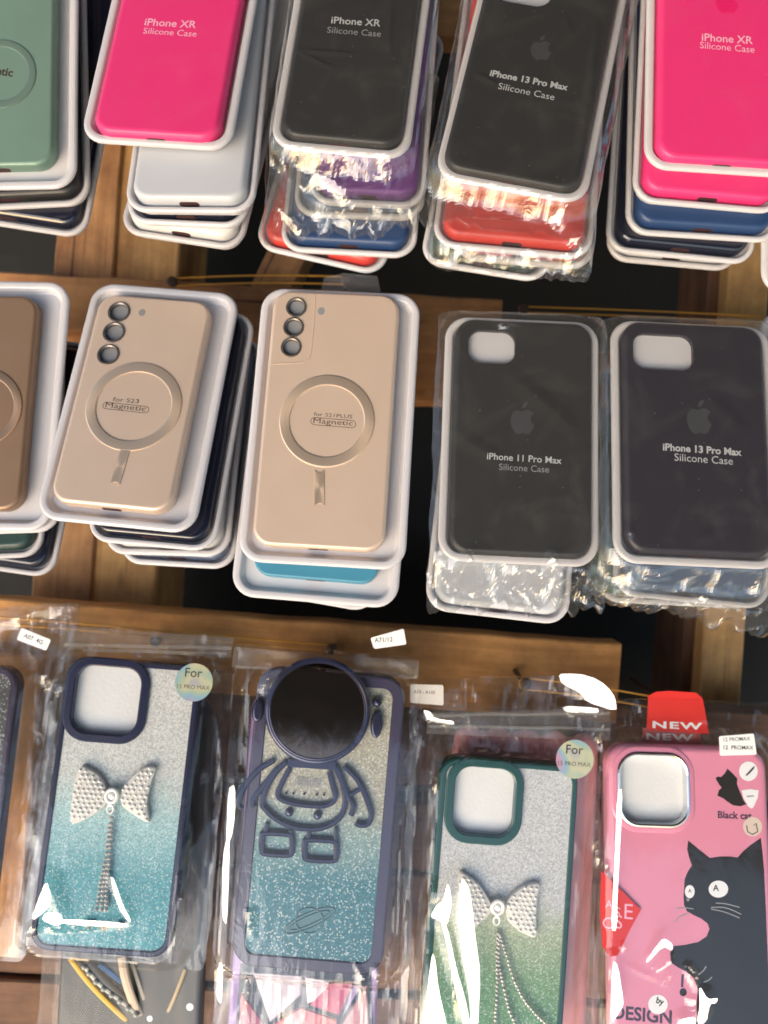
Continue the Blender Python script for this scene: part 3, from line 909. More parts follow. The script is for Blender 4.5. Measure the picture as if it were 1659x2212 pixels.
GB = 'packs in the stack under the left hot pink case'
B = fit([(304, -260), (596, -252), (500, 322), (166, 303)], 0.455, RIM)
t, c = pack(B, PINK, 'hot pink silicone case in a white tray, left of the black bagged ones', GB, cc=[(322, -200), (557, -200), (478, 304), (185, 290)])
silicone_print(B, c, ('iPhone XR', (313, 47), (424, 53)), ('Silicone Case', (310, 66), (425, 73)), None, PRINTP, PRINTP, LOGOP)
B2 = behind(B, 1.2, (266, 455), (548, 458), RIM); pack(B2, WHITES, 'white silicone case just under the left hot pink case', GB, inset=4.8, lip=.68)
B3 = behind(B, 2.2, (268, 479), (530, 491), RIM); pack(B3, MIDN, 'tray with a dark case between the white case and the lowest tray', GB, inset=4.8, lip=.68)
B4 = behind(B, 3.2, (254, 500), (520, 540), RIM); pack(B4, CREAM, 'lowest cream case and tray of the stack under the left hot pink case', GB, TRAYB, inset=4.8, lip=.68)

GC = 'packs in the stack under the black case beside the left hot pink one'
C = fit([(680, -236), (952, -222), (888, 346), (576, 312)], 0.455, RIM)
t, c = pack(C, BLACK, 'black silicone case in a crinkled clear bag, right of the left hot pink case', GC, cc=[(690, -200), (936, -190), (862, 320), (598, 298)])
silicone_print(C, c, ('iPhone XR', (716, 43), (822, 50)), ('Silicone Case', (707, 64), (823, 73)), (772, -40, 46), PRINTG, PRINTD, LOGOG)
z = 13.0
q = [C.L(*p, z) for p in ((650, -150), (965, -140), (880, 455), (560, 420))]
bag(t, q, (0, 0, C.w, C.h, 14), z + .3, 3.1, FILM, crum=(C.L(740, 320, z)[1], 1.6), step=1.3, inside=0.15, outside=1.3, rag_bottom=4, zedge=2,
    creases=[(C.L(645, 110, z), C.L(760, 118, z), 2.0, 0.9), (C.L(650, 115, z), C.L(720, 150, z), 2.0, .8), (C.L(845, 0, z), C.L(838, 120, z), 2.5, .9),
             (C.L(840, 330, z), C.L(850, 400, z), 4, 3), (C.L(600, 330, z), C.L(690, 400, z), 4, 2)])
C2 = behind(C, 1, (664, 436), (918, 448), RIM)
t, c = pack(C2, PURPLE, 'purple silicone case showing below the bagged black case of the third stack', GC, inset=4.8, lip=.68)
q = [C2.L(*p, z) for p in ((575, 150), (950, 160), (900, 470), (560, 488))]
bag(t, q, (0, 0, C2.w, C2.h, 14), z + .2, 8.4, FILM, crum=(C2.L(760, 380, z)[1], 1.7), step=1.3, inside=0.3, outside=1.6, rag_bottom=6, zedge=4, reach=20,
    glint_folds=[(C2, Z2(*p), z) for p in (((450, 1060), (560, 1100), (650, 1165), (620, 1185), (480, 1140), (380, 1125)), ((590, 1250), (750, 1225), (745, 1295), (640, 1285)), ((215, 1220), (300, 1280), (400, 1395), (340, 1365), (240, 1330)), ((812, 870), (852, 890), (858, 985), (818, 985)))], creases=[(C2.L(685, 392, z), C2.L(745, 430, z), 4, 3), (C2.L(740, 430, z), C2.L(790, 445, z), 4, 3), (C2.L(860, 350, z), C2.L(872, 400, z), 3, 2.5), (C2.L(600, 450, z), C2.L(660, 500, z), 5, 3)])
C3 = behind(C, 2, (632, 464), (915, 474), RIM); pack(C3, SLATE, 'tray tucked between the purple case and the navy case', GC, inset=4.8, lip=.68)
C4 = behind(C, 3, (603, 540), (898, 556), RIM); pack(C4, NAVY, 'navy blue silicone case below the purple case of the third stack', GC, inset=4.8, lip=.68)
C5 = behind(C, 4, (546, 532), (826, 596), RIM); pack(C5, REDS, 'red case at the bottom of the third stack, under the navy one', GC, inset=4.8, lip=.68)

GD = 'packs in the stack under the tilted black case'
D = fit([(1085, -190), (1378, -150), (1270, 442), (930, 378)], 0.452, RIM)
zc = CASE_TOP
w_, h_, hx, hy = rr_at(D, [(1078, -110), (1200, -90), (1195, 20), (1075, 0)], zc, 8)
hole = [(x, y) for x, y in rr(w_, h_, 8, 6, hx, hy)]
t, c = pack(D, BLACK, 'tilted black silicone case with grey logo and white lettering, top row', GD, cc=[(1070, -150), (1357, -130), (1256, 416), (962, 372)], holes=[(hole, 3)])
cutout(c, hole, zc - 2.9)
silicone_print(D, c, ('iPhone 13 Pro Max', (1059, 157), (1227, 189)), ('Silicone Case', (1077, 185), (1198, 210)), (1168, 110, 46), PRINTG, PRINTG, LOGOG, 0.03)
q = [D.L(*p, z) for p in ((1020, -120), (1400, -100), (1284, 500), (905, 440))]
bag(t, q, (0, 0, D.w, D.h, 14), z + .3, 5.5, FILM, crum=(D.L(1100, 420, z)[1], 0.9), step=1.4, inside=0.18, outside=1.8, rag_bottom=4, zedge=2,
    creases=[(D.L(1030, 160, z), D.L(1080, 190, z), 2.5, 1.1), (D.L(1215, 30, z), D.L(1235, 80, z), 2, .7), (D.L(1290, 60, z), D.L(1240, 400, z), 3, 1.5)])
D2 = behind(D, 1, (932, 528), (1278, 560), RIM)
t, c = pack(D2, REDS, 'red silicone case in a bag, just under the tilted black case', GD, inset=4.8, lip=.68)
q = [D2.L(*p, z) for p in ((925, 300), (1300, 330), (1282, 585), (925, 545))]
bag(t, q, (0, 0, D2.w, D2.h, 14), z + .2, 2.2, FILM, crum=(D2.L(1100, 470, z)[1], 1.2), step=1.3, inside=0.25, outside=1.4, rag_bottom=3, zedge=4, glint_folds=[(D2, Z3(*p), z) for p in (((335, 1335), (400, 1285), (465, 1265), (425, 1355)), ((480, 1440), (530, 1450), (520, 1500)))], creases=[(D2.L(1190, 470, z), D2.L(1240, 510, z), 5, 3), (D2.L(990, 475, z), D2.L(1180, 490, z), 2.5, 1), (D2.L(1240, 500, z), D2.L(1265, 570, z), 4, 3)])
D3 = behind(D, 2, (978, 556), (1280, 582), RIM); pack(D3, REDS, 'red case low in its tray, third from the top under the tilted black case', GD, TRAYB, inset=4.8, lip=.68)
D4 = behind(D, 3, (905, 566), (1182, 610), RIM); pack(D4, DGREEN, 'dark green case in the lowest tray under the tilted black case', GD, inset=4.8, lip=.68)

GE = 'packs in the stack under the right hot pink case'
E = fit([(1402, -230), (1718, -215), (1724, 386), (1392, 358)], 0.452, RIM)
t, c = pack(E, PINK, 'hot pink silicone case on top of the far right stack', GE, cc=[(1423, -200), (1702, -195), (1706, 364), (1419, 345)])
silicone_print(E, c, ('iPhone XR', (1516, 80), (1626, 87)), ('Silicone Case', (1512, 97), (1630, 107)), (1570, 5, 50), PRINTP, PRINTP, LOGOP)
E2 = behind(E, 1, (1366, 433), (1690, 462), RIM); pack(E2, PINK, 'second hot pink case, under the one on top of the far right stack', GE, inset=4.8, lip=.68)
E3 = behind(E, 2, (1352, 503), (1682, 524), RIM); pack(E3, NAVY, 'navy case below the two hot pink cases of the right stack', GE, inset=4.8, lip=.68)
E4 = behind(E, 3, (1308, 540), (1630, 572), RIM); pack(E4, MIDN, 'near black case below the navy one in the right stack', GE, inset=4.8, lip=.68)
E5 = behind(E, 4, (1310, 560), (1592, 586), RIM); pack(E5, CREAM, 'lowest tray of the right stack, only its rim showing', GE, TRAYB, inset=4.8, lip=.68)
F = fit([(1648, 60), (1960, 70), (1965, 640), (1646, 634)], 0.47, RIM)
pack(F, CREAM, 'white tray edge cut off by the right border, beside the wooden upright', 'trays cut off at the right border')

# ================================================================ MIDDLE ROW
GG = 'packs in the stack under the bronze case'
G = fit([(-175, 600), (154, 612), (106, 1142), (-235, 1146)], 0.462, RIM)
t = root(NM, G.M, 'bronze phone case cut off by the left border, middle row', 'phone case', GG)
tray(t, G.w, G.h)
magnet_case(t, G, GOLDD, gold_ring('bronze_ring', (0.40, 0.26, 0.17)), (-40, 880), (88, 70), [], None, None, None, cc=[(-120, 640), (88, 642), (46, 1100), (-180, 1104)])
G2 = behind(G, 1, (-200, 1160), (128, 1148), RIM); pack(G2, CREAM, 'tray rim just below the bronze case', GG, inset=4.8, lip=.68)
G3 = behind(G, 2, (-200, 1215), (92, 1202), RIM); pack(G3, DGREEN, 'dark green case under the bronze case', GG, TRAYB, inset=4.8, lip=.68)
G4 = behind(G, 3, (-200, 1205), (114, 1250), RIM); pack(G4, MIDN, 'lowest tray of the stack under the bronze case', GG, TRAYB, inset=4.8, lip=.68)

GH = 'packs in the stack under the gold case with three separate lenses'
H = fit([(210, 612), (519, 632), (420, 1147), (66, 1123)], 0.458, RIM)
t = root(NM, H.M, 'gold phone case with three separate lens rings and no panel line', 'phone case', GH)
tray(t, H.w, H.h)
GR = gold_ring('champagne_ring', (0.78, 0.60, 0.45))
magnet_case(t, H, GOLD, GR, (289, 877), (104, 82), [(257, 674, 21), (246, 718, 21), (234, 766, 21)], (307, 675),
            ((272, 968), (249, 1046)), (('for S23', (244, 862), (300, 867)), ('Magnetic', (228, 876), (315, 885)), ((222, 875), (322, 886), 4.2)), cc=[(222, 640), (463, 655), (368, 1108), (106, 1086)])
H2 = behind(H, 1, (182, 1166), (464, 1192), RIM); pack(H2, MIDN, 'glossy midnight blue case directly beneath the gold case with three lenses', GH, case_kw=dict(fil=1.8), inset=4.8, lip=.68)
H3 = behind(H, 2, (220, 1195), (494, 1202), RIM); pack(H3, CREAM, 'tray between the midnight blue cases under the gold case', GH, inset=4.8, lip=.68)
H4 = behind(H, 3, (254, 1215), (506, 1230), RIM); pack(H4, plain('blue_grey_gloss', (0.10, 0.13, 0.2), 0.15, coat=.4), 'shiny blue grey case lowest under the gold case with three lenses', GH, case_kw=dict(fil=1.5), inset=4.8, lip=.68)

GI = 'packs in the stack under the gold case with a lens panel'
I = fit([(571, 624), (908, 632), (876, 1232), (508, 1212)], 0.452, RIM)
t = root(NM, I.M, 'gold phone case with lens panel line and ring, in a pale tray', 'phone case', GI)
tray(t, I.w, I.h)
magnet_case(t, I, GOLD, GR, (706, 909), (103, 81), [(640, 664, 19), (634, 707, 19), (629, 750, 19)], (694, 672),
            ((690, 1016), (690, 1092)), (('for S21PLUS', (678, 894), (761, 900)), ('Magnetic', (677, 910), (762, 916)), ((671, 909), (769, 917), 4.4)),
            cc=[(597, 632), (871, 640), (824, 1188), (540, 1183)], panel=[(681, 637), (678, 700), (672, 760), (668, 775), (655, 783), (630, 785), (586, 786)])
I2 = behind(I, 1, (496, 1286), (858, 1316), RIM); pack(I2, TEAL, 'teal blue case showing below the gold case with a lens panel', GI, inset=12, case_kw=dict(fil=1.4))
I3 = behind(I, 2, (540, 1278), (808, 1325), RIM); pack(I3, CREAM, 'lowest tray behind the teal blue case', GI, inset=4.8, lip=.68)
# clear hang tab over the nail
bm = bmesh.new()
q = [I.L(*p, -6) for p in ((690, 640), (700, 600), (740, 590), (815, 596), (824, 640))]
poly(bm, q, -6, thick=0.3); obj('hang_tab', bm, TAB, t, smooth=False)

GJ = 'packs in the stack under the black case beside the plum one'
J = fit([(966, 684), (1290, 694), (1297, 1230), (942, 1206)], 0.452, RIM)
w_, h_, hx, hy = rr_at(J, [(1012, 712), (1113, 716), (1112, 788), (1012, 782)], zc, 8)
hole = rr(w_ * 1.0, h_, 7, 6, hx, hy)
t, c = pack(J, BLACK, 'black bagged silicone case with camera cutout and lettering, middle row', GJ, cc=[(988, 690), (1275, 702), (1281, 1211), (964, 1194)], holes=[(hole, 3)])
cutout(c, hole, zc - 2.9)
silicone_print(J, c, ('iPhone 11 Pro Max', (1052, 985), (1213, 995)), ('Silicone Case', (1078, 1008), (1186, 1014)), (1128, 912, 52), PRINTG, PRINTD, LOGOG)
q = [J.L(*p, z) for p in ((946, 668), (1312, 684), (1318, 1300), (922, 1322))]
bag(t, q, (0, 0, J.w, J.h, 14), z + .3, 1.7, FILM, crum=(J.L(1110, 1205, z)[1], 1.8), step=1.3, inside=0.25, outside=2.4, rag_bottom=9, zedge=3, reach=18, glint_folds=[(J, Z6(*p), z) for p in (((210, 1325), (245, 1400), (295, 1470), (240, 1515), (155, 1475), (190, 1410)), ((608, 1325), (645, 1380), (575, 1435)), ((650, 1500), (740, 1435), (700, 1505)))],
    creases=[(J.L(1100, 810, z), J.L(1240, 930, z), 7, 1.6), (J.L(980, 930, z), J.L(1090, 1010, z), 6, 1.3),
             (J.L(1008, 1200, z), J.L(985, 1260, z), 4, 3), (J.L(1008, 1200, z), J.L(1045, 1260, z), 4, 3), (J.L(1190, 1200, z), J.L(1180, 1245, z), 4, 3), (J.L(985, 1262, z), J.L(1045, 1262, z), 3, 2.4),
             (J.L(1060, 695, z), J.L(1115, 712, z), 3, 1.6), (J.L(1225, 1275, z), J.L(1255, 1245, z), 5, 3)])
J2 = behind(J, 1.2, (916, 1316), (1228, 1352), RIM); pack(J2, WHITES, 'white case showing under the bagged black case of the middle row', GJ, inset=4.8, lip=.68)

GK = 'packs in the stack under the plum case'
K = fit([(1314, 692), (1664, 704), (1690, 1240), (1331, 1206)], 0.452, RIM)
w_, h_, hx, hy = rr_at(K, [(1367, 719), (1498, 725), (1497, 802), (1368, 795)], zc, 8)
hole = rr(w_, h_, 7, 6, hx, hy)
t, c = pack(K, PLUM, 'dark plum silicone case in a clear bag, far right of the middle row', GK, cc=[(1338, 696), (1642, 708), (1672, 1213), (1356, 1188)], holes=[(hole, 3)])
cutout(c, hole, zc - 2.9)
silicone_print(K, c, ('iPhone 13 Pro Max', (1432, 965), (1602, 977)), ('Silicone Case', (1457, 987), (1583, 996)), (1510, 910, 54), PRINTG, PRINTG, LOGOG, 0.03)
q = [K.L(*p, z) for p in ((1302, 680), (1690, 694), (1720, 1310), (1300, 1300))]
bag(t, q, (0, 0, K.w, K.h, 14), z + .3, 9.9, FILM, crum=(K.L(1500, 1220, z)[1], 1.5), step=1.4, inside=0.25, outside=2.2, rag_bottom=5, zedge=3, reach=16,
    creases=[(K.L(1530, 860, z), K.L(1600, 930, z), 6, 1.2), (K.L(1350, 1140, z), K.L(1375, 1160, z), 3, 1.2), (K.L(1500, 1170, z), K.L(1560, 1145, z), 4, .9)])
K2 = behind(K, 1, (1324, 1284), (1664, 1318), RIM)
t, c = pack(K2, SLATE, 'slate blue bagged case showing under the plum case', GK, inset=4.8, lip=.68)
q = [K2.L(*p, z) for p in ((1300, 1080), (1700, 1100), (1690, 1372), (1272, 1290))]
bag(t, q, (0, 0, K2.w, K2.h, 14), z + .2, 6.3, FILM, crum=(K2.L(1500, 1265, z)[1], 1.6), step=1.3, inside=0.25, outside=1.6, rag_bottom=6, zedge=4,
    glint_folds=[(K2, Z6(*p), z) for p in (((1290, 1520), (1350, 1535), (1340, 1552), (1285, 1540)), ((1140, 1575), (1175, 1580), (1165, 1605)), ((770, 1440), (820, 1440), (800, 1480)))], creases=[(K2.L(1350, 1235, z), K2.L(1385, 1290, z), 3, 2), (K2.L(1370, 1240, z), K2.L(1420, 1250, z), 2, 1.4), (K2.L(1420, 1250, z), K2.L(1450, 1243, z), 2, 1.4), (K2.L(1495, 1290, z), K2.L(1520, 1296, z), 3, 2), (K2.L(1270, 1290, z), K2.L(1310, 1250, z), 5, 3)])
K3 = behind(K, 2, (1292, 1300), (1640, 1316), RIM)
t, c = pack(K3, GREEN, 'forest green case whose edge shows left of the plum case', GK, inset=4.8, lip=.68)
c.location.x = -0.0085
L_ = fit([(1643, 672), (1960, 680), (1950, 1250), (1640, 1240)], 0.50, RIM)
pack(L_, CREAM, 'tray corner cut off by the right border, beside the plum case', 'trays cut off at the right border', TRAYB)

# ================================================================ BOTTOM ROW
BN = 'bagged_phone_case'
def framed_case(t, P, frame, panelmat, top=11.0, rim=3.6, ring=None, ringw=6.0, r=11):
    """bumper frame with a glitter back let into it, and a raised camera frame"""
    bm = bmesh.new()
    prof = ((0.6, 0), (0, 0.8), (0, top - 2.4), (0.5, top - 0.9), (1.5, top), (rim - .5, top), (rim, top - .5), (rim + .1, top - 2))
    loft(bm, rings_of(P.w, P.h, r, prof, n=9), cap1=False, cap0=True)
    b = obj('bumper_frame', bm, frame, t)
    bm = bmesh.new()
    w, h = P.w - 2 * rim + .1, P.h - 2 * rim + .1
    out = [bm.verts.new((x, y, top - .9)) for x, y in rr(w, h, r - rim, 8)]
    if ring:
        hw, hh, hx, hy = ring
        inn = [bm.verts.new((x, y, top - .9)) for x, y in rr(hw, hh, 9, 6, hx, hy)]
        cap_holes(bm, out, [inn])
    else: bm.faces.new(out)
    o = obj('glitter_panel', bm, panelmat, t, smooth=False)
    if ring:
        bm = bmesh.new()
        rw = ringw
        rg = [[(x, y, z_) for x, y in rr(hw + 2 * d, hh + 2 * d, 9 + d, 7, hx, hy)] for d, z_ in ((rw, top - 1.2), (rw, top + .5), (rw - .8, top + 1.2), (.9, top + 1.3), (.1, top + .8), (0, top - 4))]
        loft(bm, rg, cap1=False)
        c = obj('camera_frame', bm, frame, t)
        cutout(c, rr(hw + .2, hh + .2, 9, 6, hx, hy), top - 3.6, FOAM, 'foam_insert')
    return b

def round_sticker(t, P, s, rad, z, lines):
    a = P.L(*s, z)
    b_ = P.L(s[0] + rad, s[1], z)
    bm = bmesh.new(); poly(bm, ell(a[0], a[1], b_[0] - a[0], b_[0] - a[0], 30), z, thick=.1)
    o = obj('round_sticker', bm, hologram('hologram_foil'), t, smooth=False)
    for body, x0, x1, dy, bold in lines:
        letters(o, P, body, (s[0] + x0, s[1] + dy), (s[0] + x1, s[1] + dy + (x1 - x0) * .06), z + .06, INK, bold)
    return o

def label_sticker(t, P, quad, z, lines, mat=PAPER):
    q = [P.L(*p, z) for p in quad]
    cxm = sum(p[0] for p in q) / 4; cym = sum(p[1] for p in q) / 4
    pts = []
    for i in range(4):                       # softened corners
        p, a, b = Vector(q[i]), Vector(q[i - 1]), Vector(q[(i + 1) % 4])
        pts += [p + (a - p).normalized() * .9, p + ((a - p).normalized() + (b - p).normalized()) * .26, p + (b - p).normalized() * .9]
    bm = bmesh.new(); poly(bm, [(p.x, p.y) for p in pts], z, thick=.1)
    o = obj('price_sticker', bm, mat, t, smooth=False)
    for body, s1, s2, bold in lines:
        letters(o, P, body, s1, s2, z + .06, INK, bold)
    return o

def bead_chain(t, pts, z, rad, name='bead_chain', mat=STONE, seed=0, gap=1.75):
    path = catmull([(x, y, 0) for x, y in pts], 20)
    bm = bmesh.new(); acc = 0; rnd = random.Random(seed)
    ball(bm, path[0].x, path[0].y, z, rad, 1)
    for a, b in zip(path, path[1:]):
        acc += (b - a).length
        if acc > rad * gap:
            acc = 0
            ball(bm, b.x + rnd.uniform(-.12, .12), b.y + rnd.uniform(-.1, .1), z + rnd.uniform(-.15, .15), rad * rnd.uniform(.85, 1.1), 1)
    return obj(name, bm, mat, t, smooth=False)

def bow(t, P, cv, left, right, knot, z, rad=0.85):
    b = None
    bm = bmesh.new()
    beads = []
    for side in (left, right):
        q = [P.L(*cv(x, y), z + 2) for x, y in side]
        pts = [(p.x, p.y) for p in catmull([(x, y, 0) for x, y in q], 3, True)]
        cxm = sum(p[0] for p in pts) / len(pts); cym = sum(p[1] for p in pts) / len(pts)
        rg = []
        for k, zz in ((1, z), (1, z + 2.6), (.95, z + 3.3), (.7, z + 3.8), (.35, z + 4.0)):
            rg.append([(cxm + (x - cxm) * k, cym + (y - cym) * k, zz) for x, y in pts])
        loft(bm, rg)
        xs = [p[0] for p in pts]; ys = [p[1] for p in pts]
        y = min(ys) + 1.2; row = 0
        while y < max(ys) - .6:
            x = min(xs) + 1.2 + (1.45 if row % 2 else 0)
            while x < max(xs) - .6:
                ins = False
                for (x1, y1), (x2, y2) in zip(pts, pts[1:] + pts[:1]):
                    if (y1 > y) != (y2 > y) and x < (x2 - x1) * (y - y1) / (y2 - y1) + x1: ins = not ins
                if ins:
                    m = min(seg_d(x, y, a, b_)[0] for a, b_ in zip(pts, pts[1:] + pts[:1]))
                    if m > .8: beads.append((x, y, z + 3.5 + min(.5, m * .12)))
                x += 2.9
            y += 2.5; row += 1
    b = obj('pearl_bow', bm, BOWM, t)
    bm = bmesh.new()
    rb = random.Random(3)
    for x, y, zz in beads: ball(bm, x + rb.uniform(-.25, .25), y + rb.uniform(-.25, .25), zz, rad * rb.uniform(.8, 1.25), 2)
    obj('pearl_studs', bm, PEARL, b)
    kx, ky = P.L(*cv(*knot), z + 3)
    bm = bmesh.new()
    tube(bm, [(x, y, z + 4.2) for x, y in ell(kx, ky, 3.0, 3.4, 20)], 1.15, 8, closed=True)
    ball(bm, kx, ky, z + 4, 2.2, 2, .7); ball(bm, kx + .3, ky - 4.6, z + 4, 1.5, 2); tube(bm, [(x, y, z + 3.8) for x, y in ell(kx, ky - 7.2, 1.7, 2.2, 14)], .6, 6, closed=True)
    obj('bow_knot', bm, PEARL, b)
    return b

def zip_header(t, P, quad, zline, z, holes=None, seed=0):
    """the welded strip and press seal across a bag's mouth"""
    q = [P.L(*p, z) for p in quad]
    bm = bmesh.new(); n = 40; m = 8
    tl, tr_, br, bl = [Vector(p) for p in q]
    V = []
    for j in range(m + 1):
        v = j / m
        V.append([bm.verts.new((*((tl * (1 - i / n) + tr_ * i / n) * (1 - v) + (bl * (1 - i / n) + br * i / n) * v), z + .5 * noise.noise(Vector((i * .13, v * 1.5, seed))))) for i in range(n + 1)])
    for j in range(m):
        for i in range(n): bm.faces.new((V[j][i], V[j][i + 1], V[j + 1][i + 1], V[j + 1][i]))
    o = obj('seal_strip', bm, FILMZ, t)
    for k, (a, b, r_) in enumerate(zline):
        p0, p1 = Vector(P.L(*a, z)), Vector(P.L(*b, z))
        bm = bmesh.new()
        tube(bm, [(*(p0.lerp(p1, i / 24) + Vector((0, .45 * noise.noise(Vector((i * .2, k, seed)))))), z + .8 + .4 * noise.noise(Vector((i * .25, 4, seed)))) for i in range(25)], r_, 6, flat=.6)
        obj('seal_ridge', bm, FILMZ, o)
    return o

# --- N: blue glitter case with bow
N0 = lambda x, y: (x / 3.0, y / 3.0 + 1261.6)
N1 = lambda x, y: (x / 3.0, y / 3.0 + 1693.7)
N = fit([(147, 1424), (444, 1431), (362, 2070), (59, 2054)], 0.458, 10, pitch0=-4)
t = root(BN, N.M, 'navy edged silver to blue glitter case with pearl bow, in a bag', 'phone case')
hw, hh, hx, hy = rr_at(N, [(163, 1440), (307, 1441), (295, 1586), (156, 1584)], 11, 8)
GLN = glitter('silver_to_aqua_glitter', ((0.0, (0.07, 0.31, 0.36)), (0.25, (0.08, 0.31, 0.355)), (0.46, (0.36, 0.55, 0.57)), (0.62, (0.60, 0.62, 0.61)), (1.0, (0.66, 0.66, 0.65))), N.h * .001)
framed_case(t, N, INDIGO, GLN, ring=(hw, hh, hx, hy), ringw=5.0)
bow(t, N, N0, [(528, 1180), (560, 1185), (640, 1232), (690, 1310), (705, 1370), (690, 1430), (600, 1500), (470, 1552), (463, 1450), (490, 1260)],
    [(1012, 1188), (930, 1188), (840, 1265), (792, 1330), (785, 1400), (800, 1440), (880, 1500), (968, 1540), (958, 1420), (985, 1280)], (728, 1370), 10.2)
for k, off in enumerate((-13, 0, 12)):
    bead_chain(t, [N.L(*N0(722 + off * .2, 1480), 13), N.L(*N1(700 + off * .9, 450), 13), N.L(*N1(672 + off * 1.6, 650), 13), N.L(*N1(655 + off * 2.6, 830), 13)], 12.6, 1.25, seed=k)
for k, (x, y) in enumerate(((575, 910), (670, 930), (780, 920))):
    a = N.L(*N1(x, y), 12); bm = bmesh.new()
    for (dx, dy, s) in ((0, 0, 1.6), (1.8, .8, 1.2), (-1.7, .6, 1.2), (.2, -1.6, 1.1)): ball(bm, a[0] + dx, a[1] + dy, 11.8, s, 1)
    obj('chain_charm', bm, STONE, t, smooth=False)
bz = 15.5
q = [N.L(*p, bz) for p in ((128, 1346), (507, 1374), (432, 2118), (14, 2066))]
cr = [(N.L(*N1(320, 610), bz), N.L(*N1(180, 930), bz), 7, 3.2), (N.L(*N1(340, 620), bz), N.L(*N1(400, 880), bz), 7, 2.6), (N.L(*N1(220, 930), bz), N.L(*N1(840, 890), bz), 4.0, 2.0), (N.L(*N1(730, 600), bz), N.L(*N1(850, 880), bz), 3.2, 1.9),
      (N.L(*N1(1190, 600), bz), N.L(*N1(1130, 1130), bz), 4, 2.5), (N.L(*N0(395, 620), bz), N.L(*N0(365, 690), bz), 4, 2), (N.L(*N1(100, 580), bz), N.L(*N1(60, 700), bz), 5, 3)]
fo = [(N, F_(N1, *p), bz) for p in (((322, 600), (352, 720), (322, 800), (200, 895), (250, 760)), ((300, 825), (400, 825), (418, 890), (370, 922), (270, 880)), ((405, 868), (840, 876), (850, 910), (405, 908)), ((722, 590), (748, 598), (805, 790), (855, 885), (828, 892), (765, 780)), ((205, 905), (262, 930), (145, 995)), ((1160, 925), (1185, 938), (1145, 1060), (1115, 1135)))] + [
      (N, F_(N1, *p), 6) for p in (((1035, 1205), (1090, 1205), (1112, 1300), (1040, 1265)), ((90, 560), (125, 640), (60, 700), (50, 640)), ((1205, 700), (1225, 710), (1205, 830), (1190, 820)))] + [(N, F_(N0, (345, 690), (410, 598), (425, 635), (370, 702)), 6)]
bag(t, q, (0, 0, N.w, N.h, 11), bz, 4.4, FILMT, flaps=fo, step=1.25, inside=0.15, outside=2.2, st=2.5, zedge=3, creases=cr, reach=14, corner=4, zback=-1.5)
zip_header(t, N, ((132, 1352), (505, 1378), (498, 1422), (128, 1400)), (((140, 1392), (500, 1400), 1.0), ((180, 1404), (490, 1412), .9)), 8, seed=2)
round_sticker(t, N, (419, 1474), 41, bz + .9, (('For', -19, 18, -22, .008), ('15 PRO MAX', -36, 34, 8, -.004)))

# --- O: astronaut mirror case
A3f = lambda x, y: (x / 3.2 + 449.3, y / 3.2 + 1296)
A4f = lambda x, y: (x / 3.2 + 449.3, y / 3.2 + 1780)
O = fit([(560, 1446), (882, 1456), (823, 2112), (495, 2084)], 0.456, 10, pitch0=-4)
t = root(BN, O.M, 'case with round dark mirror as the helmet of an astronaut outline', 'phone case')
GLO = glitter('champagne_to_teal_glitter', ((0.0, (0.035, 0.155, 0.20)), (0.3, (0.045, 0.175, 0.215)), (0.45, (0.22, 0.33, 0.32)), (0.58, (0.37, 0.36, 0.29)), (1.0, (0.43, 0.40, 0.31))), O.h * .001, cell=1300)
framed_case(t, O, LILACF, GLO, rim=7.0, r=13)
zt = 11.0
OL = lambda x, y, z=zt + 1: O.L(*A3f(x, y), z)
def stroke(name, pts, rad=1.1, closed=False, z=zt + .5, parent=t, mat=CHROMEI, k=6):
    bm = bmesh.new()
    tube(bm, [(p.x, p.y, p.z) for p in catmull([(*OL(x, y), z) for x, y in pts], k, closed)], rad * 1.4, 10, closed)
    return obj(name, bm, mat, parent)
as_ = stroke('astronaut_body', [(540, 1120), (470, 1190), (410, 1290), (375, 1400), (400, 1450), (480, 1520), (600, 1570), (740, 1582), (850, 1552), (925, 1485), (948, 1390), (930, 1270), (880, 1150)], 1.25)
stroke('chest_panel', [(565, 1165), (505, 1280), (482, 1345), (520, 1385), (640, 1415), (780, 1425), (860, 1400), (880, 1355), (860, 1280), (838, 1190)], 1.15, parent=as_)
stroke('arm_outline', [(940, 1150), (1030, 1240), (1090, 1360), (1127, 1480), (1108, 1545), (1055, 1558), (1020, 1540)], 1.2, parent=as_)
stroke('arm_outline', [(895, 1165), (960, 1340), (1005, 1420), (990, 1490)], 1.2, parent=as_)
stroke('cuff_line', [(975, 1355), (1060, 1305)], .9, parent=as_)
stroke('arm_outline', [(455, 1110), (345, 1180), (255, 1290), (212, 1400), (235, 1445)], 1.2, parent=as_)
stroke('arm_outline', [(480, 1165), (380, 1290), (310, 1390), (320, 1430)], 1.2, parent=as_)
def box_st(x0, y0, x1, y1, name):
    stroke(name, [(x0 + 25, y0), (x1 - 25, y0 + 8), (x1, y0 + 30), (x1, y1 - 25), (x1 - 25, y1), (x0 + 25, y1 - 8), (x0, y1 - 35), (x0, y0 + 25)], 1.25, True, parent=as_, k=4)
box_st(372, 1612, 578, 1762, 'boot_outline'); box_st(668, 1658, 885, 1802, 'boot_outline')
for a, b in (((410, 1545), (395, 1610)), ((572, 1590), (572, 1640)), ((885, 1575), (882, 1670)), ((700, 1590), (690, 1660))): stroke('leg_line', [a, b], 1.0, parent=as_)
for x, y in ((560, 1470), (757, 1490)):
    a = OL(x, y); bm = bmesh.new(); ball(bm, a[0], a[1], zt + .3, 2.5, 2, .8); obj('button', bm, CHROMEI, as_)
letters(as_, O, 'ASTRONAUT' if False else '|||||||||||', A3f(600, 1258), A3f(778, 1272), zt + .05, PRINTD, .02, 'chest_mark')
